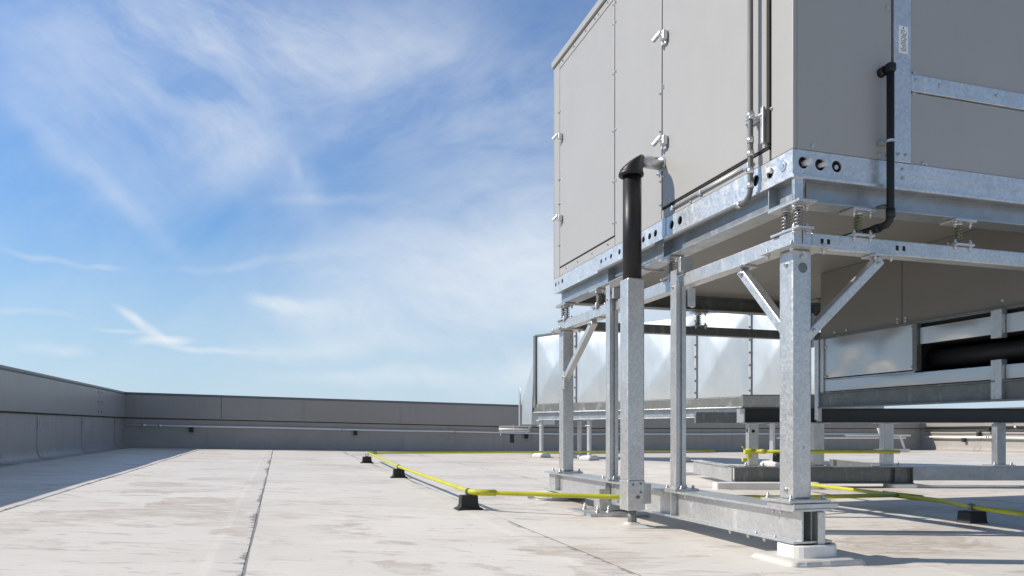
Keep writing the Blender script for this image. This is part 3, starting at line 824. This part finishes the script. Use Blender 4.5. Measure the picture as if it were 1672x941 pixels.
du = Thing('supply_duct', 'dented bright galvanised duct with a dark open slot under the beige plenum', 'duct', (2.0, .1, 1.05))
def crumple(y0, y1, z0, z1, a, amp, seed, ny=10, nz=5):
    rows = []
    for j in range(nz + 1):
        r = []
        for i in range(ny + 1):
            y = y0 + (y1 - y0) * i / ny; z = z0 + (z1 - z0) * j / nz
            e = min(1, 4 * min(i / ny, 1 - i / ny, j / nz, 1 - j / nz) + (0 if 0 < i < ny and 0 < j < nz else 0))
            r.append((a - amp * e * max(0, mnoise.noise(Vector((y * 3.1, z * 4, seed))) + .35), y, z))
        rows.append(r)
    return MB().grid(rows)
du.part('panel', crumple(1.112, 2.12, 1.178, 1.534, 1.992, .035, 1.3, 18, 9), 'galv_duct', smooth=True)
du.part('panel', crumple(.43, 1.06, 1.372, 1.500, 1.996, .035, 5.1, 6, 2), 'galv_duct', smooth=True)
du.part('panel', crumple(.43, 2.12, 1.056, 1.152, 1.99, .032, 9.4, 10, 2), 'galv_duct', smooth=True)
du.part('panel', crumple(-.3, .33, 1.372, 1.500, 1.996, .02, 3.1, 6, 2), 'galv_duct', smooth=True)
du.part('panel', crumple(-.3, .33, 1.056, 1.152, 1.99, .018, 4.4, 6, 2), 'galv_duct', smooth=True)
du.part('seam_strip', MB().box(1.985, 1.997, 1.10, 2.13, 1.153, 1.168, .001), 'galv_smooth')
du.part('flange', MB().box(1.97, 2.02, 1.066, 1.108, 1.165, 1.536, .002), 'galv_dark')
du.part('flange', MB().box(1.975, 2.02, 2.122, 2.165, 1.05, 1.536, .002), 'galv')
du.part('corner_angle', MB().box(1.96, 2.0, 2.17, 2.22, .80, 1.536, .003), 'galv')
for z0, z1 in ((.90, 1.19), (1.34, 1.536)):
    du.part('stiffener', MB().box(1.955, 2.01, .335, .385, z0, z1, .003).box(1.965, 2.01, .392, .425, z0, z1, .003), 'galv')
du.part('support_channel', MB().box(1.985, 1.995, -.3, 2.165, .915, 1.035, .001).box(1.96, 2.04, -.3, 2.165, 1.036, 1.046, .001).box(1.94, 2.04, -.3, 2.165, .902, .914, .001), 'galv_dark')
du.part('round_pipe', MB().cyl((2.17, -.3, 1.262), (2.17, 1.10, 1.262), .075, 24), 'rubber')
du.part('end_panel', MB().box(1.998, 3.92, -.315, -.301, 1.05, 1.538, .002), 'galv_duct')
du.part('top_sheet', MB().box(1.998, 3.92, -.30, 2.16, 1.5345, 1.5362, 0), 'galv_duct')
# shell behind the sheets and the open slot
du.part('duct_shell', MB().box(2.03, 3.9, -.3, 2.16, 1.055, 1.15, 0).box(2.03, 3.9, -.3, 2.16, 1.375, 1.534, 0).box(2.6, 3.9, -.3, 2.16, 1.15, 1.375, 0).box(2.03, 2.6, 1.11, 2.16, 1.15, 1.375, 0), 'void')
du.bolts([(1.99, 2.10, z) for z in (1.19, 1.46)] + [(1.99, 1.13, 1.2), (1.99, 1.13, 1.515)], (-1, 0, 0), r=.009, h=.008, name='screw')

# ------------------------------------------------------------------ large duct far behind
DUCTF = Matrix.Translation((.6, 20.0, 0)) @ Matrix.Rotation(math.atan2(-.733, .681), 4, 'Z')   # x runs along the duct, -y faces us
rd = Thing('exhaust_duct', 'large cross-broken galvanised duct running across the far roof', 'duct', (0, 0, 1.38), DUCTF)
seams = [.05, 1.48, 3.49, 5.01, 6.31, 7.54, 8.9]
ZB, ZU, DD = 1.40, 3.20, 1.1
for i, (x0, x1) in enumerate(zip(seams, seams[1:])):
    x0 += .03; x1 -= .03
    rows = []; q = 28
    for j in range(q + 1):
        row = []
        for k in range(q + 1):
            uu = k / q * 2 - 1; vv = j / q * 2 - 1
            py = min(1 - abs(uu), 1 - abs(vv)); pillow = (1 - uu ** 4) * (1 - vv ** 4)
            dent = mnoise.noise(Vector((uu * 1.4 + i * 5, vv * 1.1, 2))) * pillow
            row.append((x0 + (x1 - x0) * k / q, -(.058 * py + .016 * pillow + .016 * dent), ZB + (ZU - ZB) * j / q))
        rows.append(row)
    m = MB().grid(rows)
    rd.part('panel', m, 'galv_duct', smooth=True)
    rd.part('panel_flange', MB().box(x1 + .003, x1 + .057, -.035, .05, ZB - .0, ZU, .004), 'galv')
rd.part('panel_flange', MB().box(-.01, .075, -.04, .05, ZB - .1, ZU + .03, .004), 'galv_dark')
for x_ in seams[1:-1]:
    rd.bolts([(x_, -.035, ZB + .12 + .26 * q) for q in range(7)], (0, -1, 0), r=.016, h=.012, name='rivet', material='galv_dark')
rd.part('duct_body', MB().box(.05, 8.9, .02, DD, ZB, ZU, 0), 'galv_duct')
rd.part('top_angle', MB().box(.0, 1.3, -.03, .05, ZU - .0, ZU + .045, .003), 'galv_dark')
rd.part('bottom_channel', MB().box(.02, 8.9, -.03, DD, ZB - .225, ZB - .01, .004), 'galv_dark')
rd.part('bottom_lip', MB().box(.02, 8.9, -.07, -.032, ZB - .235, ZB - .215, .002), 'galv')
# tapered transition piece at its far end
m = MB()
loft(m, [[(-.62, .1, .86), (-.12, .0, .86), (-.12, .9, .86), (-.62, .9, .86)], [(-.60, .1, 1.45), (-.08, .0, 1.45), (-.08, .9, 1.45), (-.60, .9, 1.45)], [(-.42, .25, 2.2), (-.03, .0, 2.6), (-.03, .9, 2.6), (-.42, .8, 2.2)], [(-.2, .4, 3.1), (-.02, .1, 3.16), (-.02, .8, 3.16), (-.2, .7, 3.1)]])
rd.part('end_transition', m, 'galv_duct')
rd.part('end_angle', MB().box(-.67, -.625, .05, .1, .84, 1.86, .003), 'galv')
# stands below it
def duct_stand(label, x, y, z_top=.95, w=.085):
    P = DUCTF @ Vector((x, y, 0)); zr = roof_z(P.x, P.y)
    t = Thing('duct_stand', label, 'duct stand', (x, y, zr), DUCTF, 'stands under the far duct')
    m = MB().box(x - w / 2, x + w / 2, y - w / 2, y + w / 2, zr + .1, z_top, .008)
    t.part('post', m, 'galv')
    t.part('cap_plate', MB().box(x - .1, x + .1, y - .1, y + .1, z_top + .001, z_top + .014, .002).box(x - .08, x + .08, y - .07, y + .07, z_top - .14, z_top - .125, .002), 'galv')
    lv = lambda hx, r, zz: [(px_, py_, zz) for px_, py_ in rr_poly(x, y, hx, hx, r)]
    m = MB(); loft(m, [lv(.19, .05, zr - .02), lv(.19, .05, zr + .07), lv(.15, .05, zr + .11), lv(.10, .04, zr + .12)])
    t.part('foot_pad', m, 'white')
    t.part('foot_mat', MB().box(x - .16, x + .25, y - .26, y + .2, zr - .02, zr + .008, .002), 'rubber')
    return t
rd.part('lower_channel', MB().box(.1, 8.9, .02, .10, .985, 1.155, .003).box(.1, 8.9, -.03, .13, .972, .984, .002).box(.1, 8.9, -.03, .13, 1.156, 1.166, .002), 'galv_smooth')
duct_stand('leftmost slim stand under the far left end of the duct', .11, .15)
duct_stand('slim stand set farther back, just right of the leftmost support post', .75, .95)
duct_stand('slim front stand second from the left under the far duct', 1.80, .15)
duct_stand('slim stand half hidden behind the big corner post', 6.55, .45)
duct_stand('slim stand seen between the channel posts', 4.0, .9)

# ------------------------------------------------------------------ far steel stand carrying dark beams
fs = Thing('steel_stand', 'far steel stand with dark top beam on short posts and a low dark base beam', 'steel stand', (2.9, 9.85, -.03), WORLD)
FZ = .222
fb = fs.part('base_beam', MB().box(2.91, 5.20, 9.80, 9.81, .02, FZ - .012, .001).box(2.88, 5.22, 9.72, 9.98, FZ - .011, FZ, .001).box(2.88, 5.22, 9.72, 9.98, .008, .019, .001), 'galv_dark')
fs.part('stiffener', MB().box(5.205, 5.215, 9.73, 9.97, .02, FZ - .012, .001).box(4.98, 4.99, 9.73, 9.80, .02, FZ - .012, .001), 'galv_dark', fb)
fs.bolts([(5.225, 9.85, .09), (5.225, 9.85, .15)], (1, 0, 0), fb, .016, .03)
fs.part('side_beam', MB().box(2.88, 2.90, 9.83, 11.9, .02, FZ - .002, .002).box(2.84, 3.0, 9.985, 11.9, FZ - .001, FZ + .009, .002), 'galv')
fs.part('side_beam', MB().box(5.30, 5.32, 10.0, 12.5, .02, FZ - .002, .002), 'galv_dark')
b2_ = fs.part('base_beam', MB().box(5.24, 9.2, 10.02, 10.14, .03, FZ, .003), 'galv_smooth')
def stand_post(x, y, w, ztop, material='galv', plate=True, z0=FZ):
    p = fs.part('post', MB().box(x - w / 2, x + w / 2, y - w / 2, y + w / 2, z0 + .02, ztop, .006), material)
    if plate:
        bp = fs.part('base_plate', MB().box(x - .15, x + .15, y - .12, y + .12, z0 + .001, z0 + .019, .002), 'galv', p)
        fs.bolts([(x - .11, y - .09, z0 + .019), (x + .11, y - .09, z0 + .019)], (0, 0, 1), bp, .017, .024)
        fs.part('cap_plate', MB().box(x - .12, x + .12, y - .12, y + .12, ztop + .001, ztop + .012, .002), 'galv', p)
    return p
sp1 = stand_post(3.16, 9.86, .13, .79)
fs.part('cable_hole', MB().cyl((3.155, 9.793, .69), (3.155, 9.80, .69), .022, 16).cyl((3.09, 9.86, .70), (3.0935, 9.86, .70), .03, 16), 'void', sp1)
stand_post(4.02, 9.86, .13, .79)
stand_post(4.93, 9.86, .13, .79)
stand_post(6.55, 10.08, .12, .79, 'galv_smooth')
fs.part('corner_post', MB().box(3.95, 4.02, 9.72, 9.79, .81, 1.90, .004), 'galv')
fs.part('top_beam', MB().box(3.02, 9.4, 9.78, 9.80, .81, .975, .002).box(3.02, 9.4, 9.70, 10.0, .803, .812, .001).box(3.02, 9.4, 9.70, 10.0, .975, .985, .001), 'dark_beam')
fs.part('beam_end', MB().box(3.0, 3.018, 9.70, 10.0, .803, .985, .002), 'galv')
tc = fs.part('top_channel', MB().box(3.0, 4.1, 9.74, 9.80, 1.0, 1.165, .003).box(2.9, 4.1, 9.70, 9.86, .988, .998, .002), 'galv_dark')
fs.part('channel_end', MB().box(3.0, 3.6, 9.733, 9.739, 1.005, 1.15, .002), 'galv', tc)
fs.bolts([(3.1 + .34 * i, 9.735, 1.02) for i in range(3)], (0, -1, 0), tc, .013, .012)
fs.part('rear_beam', MB().box(3.02, 9.4, 12.3, 12.42, .82, 1.0, .003), 'galv_dark')
stand_post(4.85, 13.0, .10, .9, 'galv', False, .05)
pad('long white curb under the far stand side beam', 3.22, 9.50, .66, .09, .085, .04, -.044, WORLD, skirt=False, rim=False)
pad('small white pad under the right end of the far base beam', 5.05, 9.75, .17, .14, .05, .05, -.044, WORLD, skirt=False, rim=False)
pad('thin white pad lying beyond the second channel post', 3.0, 12.6, .2, .16, .05, .05, -.044, WORLD, skirt=False, rim=False)

# bracket with splayed legs by the far right corner
t = Thing('bracket_stand', 'low galvanised bracket with splayed legs at the foot of the far right parapet', 'bracket', (13.0, 26.0, -.044), WORLD)
m = MB().bar((12.75, 25.4, -.03), (12.45, 25.5, .78), .10, .06).bar((13.35, 25.4, -.03), (13.2, 25.5, .55), .16, .06)
t.part('leg', m, 'white')
t.part('foot_rail', MB().box(12.3, 13.45, 25.3, 25.5, -.03, .08, .02), 'galv')
t.part('cross_bar', MB().box(11.3, 13.5, 25.35, 25.5, .50, .56, .01).box(9.0, 13.4, 25.45, 25.55, .42, .47, .01), 'zinc')
# small strut rack with conduits at the end of the far duct
t = Thing('pipe_rack', 'small strut rack of short pipes beside the far left end of the duct', 'pipe rack', (-.1, 20.6, .5), WORLD)
t.part('strut', MB().box(-.36, .55, 20.55, 20.60, .79, .83, .004).box(-.36, .5, 20.55, 20.60, .66, .69, .004), 'zinc')
t.part('upright', MB().box(-.33, -.30, 20.52, 20.56, .55, .83, .004).box(.02, .05, 20.52, 20.56, .6, .86, .004), 'zinc')
t.part('short_pipe', MB().cyl((-.36, 20.5, .735), (.42, 20.5, .735), .03, 12), 'white')
t.part('diagonal', MB().bar((.48, 20.5, .80), (.40, 20.5, .63), .03, .03), 'zinc')
t.part('hanger', MB().box(-.06, .06, 20.48, 20.62, .36, .60, .01), 'rubber')

# ------------------------------------------------------------------ yellow gas pipes
def on_roof(a, b): 
    p = U(a, b); return Vector((p.x, p.y, roof_z(p.x, p.y)))
H1 = .158
pa = on_roof(-1.20, 2.78); pb_ = on_roof(-1.18, 6.9); pc = on_roof(-1.13, 11.35)
Lp = lambda p, h=H1: Vector((p.x, p.y, p.z + h))
turn = Lp(on_roof(-1.14, 12.0)); far_end = Vector((4.6, 17.0, .235))
gp = Thing('gas_pipe', 'long yellow gas pipe on black blocks bending round the open roof', 'gas pipe', tuple(pc), WORLD)
near_r = Vector((.90, 6.10, .155)); 
path = fillet([far_end, Vector((-2.9, 15.2, .238)), Lp(pb_), Lp(pa) + Vector((.03, -.06, 0)), Vector((.9, 6.17, .150)), Vector((2.55, 6.62, .110)), Vector((3.78, 7.25, .075))], .14, 7)
gp.part('tube', MB().tube(path, .0195, 16), 'yellow')
gp.part('elbow', MB().tube([p for p in fillet([Lp(pa) + Vector((-.02, .10, .001)), Lp(pa) + Vector((.03, -.06, .0)), Lp(pa) + Vector((.24, -.12, -.003))], .11, 6)], .0275, 16), 'yellow')
gp.part('elbow', MB().tube([p for p in fillet([Vector((-2.86, 15.05, .238)), Vector((-2.9, 15.2, .238)), Vector((-2.75, 15.24, .238))], .06, 5)], .029, 14), 'yellow')
gp2 = Thing('gas_pipe', 'yellow gas pipe passing under the unit toward the right edge', 'gas pipe', (3.7, 6.2, .06), WORLD)
q0 = on_roof(2.49, .97)
path = fillet([Vector((3.50, 9.10, .060)), Vector((3.56, 8.6, .062)), Vector((3.80, 6.6, .078)), Vector((q0.x + .02, q0.y + .12, .082)), Vector((q0.x + .35, q0.y - 2.0, .085))], .12, 6)
gp2.part('tube', MB().tube(path, .0195, 16), 'yellow')
gp2.part('tee', MB().tube([(3.70, 7.46, .072), (3.775, 6.9, .077)], .028, 14), 'yellow')
gp3 = Thing('gas_pipe', 'short run of yellow pipe with a valve fitting on the far stand', 'gas pipe', (3.1, 9.6, .4), WORLD)
gp3.part('tube', MB().tube([(3.05, 9.68, .428), (4.0, 9.68, .425), (5.02, 9.70, .423)], .022, 14), 'yellow')
vf = gp3.part('valve', MB().tube([(3.0, 9.68, .428), (3.13, 9.68, .428)], .036, 14).tube([(3.075, 9.68, .45), (3.075, 9.68, .33)], [.02, .028], 12), 'yellow')
gp3.part('union', MB().tube([(3.2, 9.68, .428), (3.28, 9.68, .428)], .031, 12), 'yellow')
gp3.part('valve_handle', MB().bar((3.0, 9.64, .455), (2.96, 9.64, .49), .02, .02).box(2.96, 3.02, 9.6, 9.66, .30, .345, .006), 'yellow', vf)
gp3.part('hanger_strap', MB().tube([(3.42, 9.68, .40), (3.42, 9.70, .30)], .045, 10), 'rubber')

def support_block(label, p, ang=0.0, s=1.0, frame_z=None):
    t = Thing('pipe_support', label, 'pipe support', (p.x, p.y, p.z), Matrix.Translation((0, 0, 0)), 'black rubber blocks under the yellow pipes')
    R = Matrix.Translation((p.x, p.y, p.z)) @ Matrix.Rotation(ang, 4, 'Z')
    m = MB()
    def lv(hx, hy, z): return [tuple(R @ Vector((x, y, z))) for x, y in rr_poly(0, 0, hx * s, hy * s, .008)]
    loft(m, [lv(.115, .085, -.01), lv(.115, .085, .008), lv(.108, .078, .016), lv(.088, .062, .026), lv(.078, .055, .05), lv(.074, .052, .122), lv(.070, .048, .128)])
    t.part('block', m, 'rubber')
    m = MB(); c = R @ Vector((0, 0, H1))
    ax = R.to_3x3() @ Vector((0, 1, 0))
    m.ring(c - ax * .016, ax, .0205, .030, .032, 18)
    bx = MB().box(-.028, .028, -.018, .018, .122, .142, .003, R)
    t.part('clamp', m, 'spring_grey')
    t.part('strut', bx, 'spring_grey')
    return t
support_block('nearest black rubber block, under the bend of the yellow pipe', pa, TH)
support_block('middle black rubber block under the yellow pipe on the open roof', pb_, TH)
support_block('farthest black rubber block, at the far bend of the yellow pipe', on_roof(-1.15, 11.15), TH, 1.1)
support_block('black rubber block under the yellow pipe at the right edge', Vector((q0.x + .02, q0.y + .12, -.075)), TH, 1.15)
support_block('black block in the shade under the far yellow pipe by its valve', Vector((4.62, 10.9, -.044)), 0, 1.3)
support_block('black block beside the second far post under the stand', Vector((4.55, 12.5, -.044)), 0, 1.5)

# ------------------------------------------------------------------ sky, sun, camera
EL, AZ = math.radians(37.5), math.radians(-86)        # sun from the left, a little ahead of the camera
SUN = Vector((math.sin(AZ) * math.cos(EL), math.cos(AZ) * math.cos(EL), math.sin(EL)))
ld = bpy.data.lights.new('sun', 'SUN'); ld.energy = 4.9; ld.angle = math.radians(.5); ld.color = (1, .905, .775)
lo = bpy.data.objects.new('sun', ld); COL.objects.link(lo)
lo.rotation_euler = (-SUN).to_track_quat('-Z', 'Y').to_euler()

w = bpy.data.worlds.new('World'); scene.world = w; w.use_nodes = True
nt = w.node_tree; bg = nt.nodes['Background']
sky = N(nt, 'ShaderNodeTexSky', sky_type='NISHITA'); sky.sun_disc = False
sky.sun_elevation = EL; sky.sun_rotation = AZ; sky.altitude = 100; sky.air_density = 1.0; sky.dust_density = .4; sky.ozone_density = 2.0
tc = N(nt, 'ShaderNodeTexCoord').outputs['Generated']
sx = N(nt, 'ShaderNodeSeparateXYZ'); nt.links.new(tc, sx.inputs[0])
X, Y, Z = sx.outputs
ay = mth(nt, 'MAXIMUM', mth(nt, 'ABSOLUTE', Y), .08)
cu = mth(nt, 'DIVIDE', X, ay); cv = mth(nt, 'DIVIDE', Z, ay)
cb = N(nt, 'ShaderNodeCombineXYZ'); nt.links.new(cu, cb.inputs[0]); nt.links.new(cv, cb.inputs[1])
uv = cb.outputs[0]
# gentle warp so that edges are feathered
wn = N(nt, 'ShaderNodeTexNoise'); wn.inputs['Scale'].default_value = 3.2; wn.inputs['Detail'].default_value = 4; nt.links.new(uv, wn.inputs['Vector'])
wv = N(nt, 'ShaderNodeVectorMath', operation='MULTIPLY_ADD'); nt.links.new(wn.outputs['Color'], wv.inputs[0]); wv.inputs[1].default_value = (.16, .12, 0); nt.links.new(uv, wv.inputs[2])
wa = N(nt, 'ShaderNodeVectorMath', operation='ADD'); nt.links.new(wv.outputs[0], wa.inputs[0]); wa.inputs[1].default_value = (-.08, -.06, 0)
wuv = wa.outputs[0]
def fibres(angle, sl, sc, lo, hi, seed, rough=.62, dist=.5):
    """streaky noise, long along `angle` (degrees, in the sky's own directions)"""
    r = N(nt, 'ShaderNodeMapping', vector_type='POINT'); r.inputs['Rotation'].default_value = (0, 0, -math.radians(angle)); r.inputs['Location'].default_value = (seed, seed * .7, 0)
    nt.links.new(wuv, r.inputs['Vector'])
    f = noise_tex(nt, scaled(nt, r.outputs[0], (sl, sc, 1)), 1, 7, rough, dist)
    return ramp(nt, f, [(lo, 0), (hi, 1)])
def blob(px, py, rx, ry, angle, soft=1.0, warp=True):
    """soft elliptical region of sky around a direction (u, v)"""
    r = N(nt, 'ShaderNodeMapping', vector_type='TEXTURE'); r.inputs['Location'].default_value = (px, py, 0)
    r.inputs['Rotation'].default_value = (0, 0, math.radians(angle)); r.inputs['Scale'].default_value = (rx, ry, 1)
    nt.links.new(wuv if warp else uv, r.inputs['Vector'])
    l = N(nt, 'ShaderNodeVectorMath', operation='LENGTH'); nt.links.new(r.outputs[0], l.inputs[0])
    m = N(nt, 'ShaderNodeMapRange', interpolation_type='SMOOTHSTEP'); m.inputs['From Min'].default_value = 1.0; m.inputs['From Max'].default_value = max(0, 1 - soft)
    nt.links.new(l.outputs['Value'], m.inputs['Value']); return m.outputs[0]
def D(px, py): return ((px - 836) / 1223, (703 - py) / 1223)
acc = None
def add(mask, fib, k):
    global acc
    v = mth(nt, 'MULTIPLY', mask, k) if fib is None else mth(nt, 'MULTIPLY', mth(nt, 'MULTIPLY', mask, fib), k)
    acc = v if acc is None else mth(nt, 'ADD', acc, mth(nt, 'MULTIPLY', v, mth(nt, 'SUBTRACT', 1, acc, clamp=True)))
fd1 = fibres(-50, 2.2, 7.5, .36, .68, 1.3, .6, .25); fd2 = fibres(-30, 2.4, 7, .36, .70, 4.1, .6, .25); fh = fibres(-6, 1.7, 7, .33, .68, 7.7, .6, .3); fr = fibres(24, 3.4, 7.5, .36, .68, 2.9, .62, .3)
fine = fibres(-35, 10, 22, .36, .68, 9.2, .68, .3)
vary = mth(nt, 'ADD', mth(nt, 'MULTIPLY', fine, .5), .5)
def A(px, py, rx, ry, ang, fib, k, soft=1.0):
    u_, v_ = D(px, py); add(blob(u_, v_, rx / 1223, ry / 1223, ang, soft), fib, k)
soft_h = mth(nt, 'ADD', mth(nt, 'MULTIPLY', fh, .62), mth(nt, 'MULTIPLY', vary, .38))
soft_d = mth(nt, 'ADD', mth(nt, 'MULTIPLY', fd1, .6), mth(nt, 'MULTIPLY', vary, .4))
tex_r = mth(nt, 'ADD', mth(nt, 'MULTIPLY', fr, .75), .25)
A(880, 460, 640, 225, 6, soft_h, .68); A(900, 440, 480, 240, 0, soft_h, .55); A(650, 520, 340, 80, 3, soft_h, .55); A(490, 488, 110, 18, -10, vary, .7); A(540, 505, 150, 30, -8, vary, .3); A(560, 562, 280, 30, 3, soft_h, .5)
A(760, 380, 330, 110, 16, tex_r, .35); A(570, 440, 280, 70, 10, soft_h, .35)
A(300, 120, 460, 300, -12, soft_d, .38); A(190, 130, 190, 300, 24, fd1, .30); A(320, 190, 120, 250, 30, fd1, .52); A(365, 250, 110, 110, 30, vary, .34)
A(600, 140, 420, 210, 14, tex_r, .36); A(840, 190, 300, 170, 16, tex_r, .42); A(430, 60, 420, 120, -6, fine, .28); A(560, 60, 300, 160, 10, fd2, .28)
A(490, 325, 110, 60, -55, vary, .22); A(540, 340, 150, 16, 0, vary, .22); A(470, 290, 40, 16, -70, None, .15)
A(170, 300, 260, 30, -38, fd1, .34); A(120, 250, 230, 60, -40, fd2, .22); A(40, 60, 240, 160, -35, tex_r, .16)
A(238, 522, 62, 13, -33, vary, .95); A(262, 545, 40, 12, -30, vary, .7); A(272, 554, 64, 12, 6, vary, .95); A(340, 566, 130, 9, -2, vary, .6); A(215, 540, 60, 6, -6, vary, .5)
A(60, 420, 140, 11, -14, vary, .26); A(180, 436, 70, 9, 2, vary, .3); A(110, 578, 80, 16, 0, vary, .4); A(50, 512, 150, 9, -5, vary, .22)
A(640, 612, 240, 24, 1, vary, .4); A(860, 600, 160, 50, 0, vary, .45); A(420, 428, 190, 10, 1, vary, .22)
# everywhere else a thin broken veil
add(mth(nt, 'ADD', mth(nt, 'MULTIPLY', tex_r, .16), .06), None, 1)
behind = mth(nt, 'LESS_THAN', Y, 0)
cover = mth(nt, 'MULTIPLY', acc, mth(nt, 'SUBTRACT', 1, mth(nt, 'MULTIPLY', behind, .6)), clamp=True)
zen = ramp(nt, Z, [(.0, 1), (.55, 1), (.75, .35)])
cover = mth(nt, 'MULTIPLY', cover, zen)
tint = mixc(nt, 1, sky.outputs[0], (.86, 1.11, 1.30), 'MULTIPLY')
hs = N(nt, 'ShaderNodeHueSaturation'); hs.inputs['Saturation'].default_value = 1.14; hs.inputs['Value'].default_value = 1.03; nt.links.new(tint, hs.inputs['Color'])
veil = mth(nt, 'MAXIMUM', ramp(nt, Z, [(.56, 0), (.72, .7)]), mth(nt, 'MULTIPLY', ramp(nt, mth(nt, 'MULTIPLY', Y, -1), [(.0, 0), (.3, .5)]), 1))
base_sky = mixc(nt, veil, hs.outputs[0], (2.0, 2.05, 2.05))      # unseen grey veil added overhead and behind to neutralise the blue fill light
up = ramp(nt, Z, [(.12, (1, 1, 1)), (.42, (1.0, 1.12, 1.22))])
base_sky = mixc(nt, 1, base_sky, up, 'MULTIPLY')
base_sky = mixc(nt, ramp(nt, Z, [(.0, .95), (.06, .7), (.24, 0)]), base_sky, (5.6, 7.3, 9.1))      # pale haze low over the horizon
final = mixc(nt, cover, base_sky, (9.5, 10.0, 10.5))
nt.links.new(final, bg.inputs['Color']); bg.inputs['Strength'].default_value = .09

cam = bpy.data.cameras.new('camera'); co = bpy.data.objects.new('camera', cam); COL.objects.link(co)
co.location = (0, 0, .7); co.rotation_euler = (math.radians(90), 0, 0)
cam.sensor_width = 36; cam.lens = 1223 / 1672 * 36; cam.shift_y = 232.5 / 1672
cam.clip_start = .05; cam.clip_end = 10000
scene.camera = co
scene.view_settings.view_transform = 'Standard'; scene.view_settings.look = 'None'
scene.view_settings.exposure = 0; scene.view_settings.gamma = 1; scene.view_settings.use_curve_mapping = False
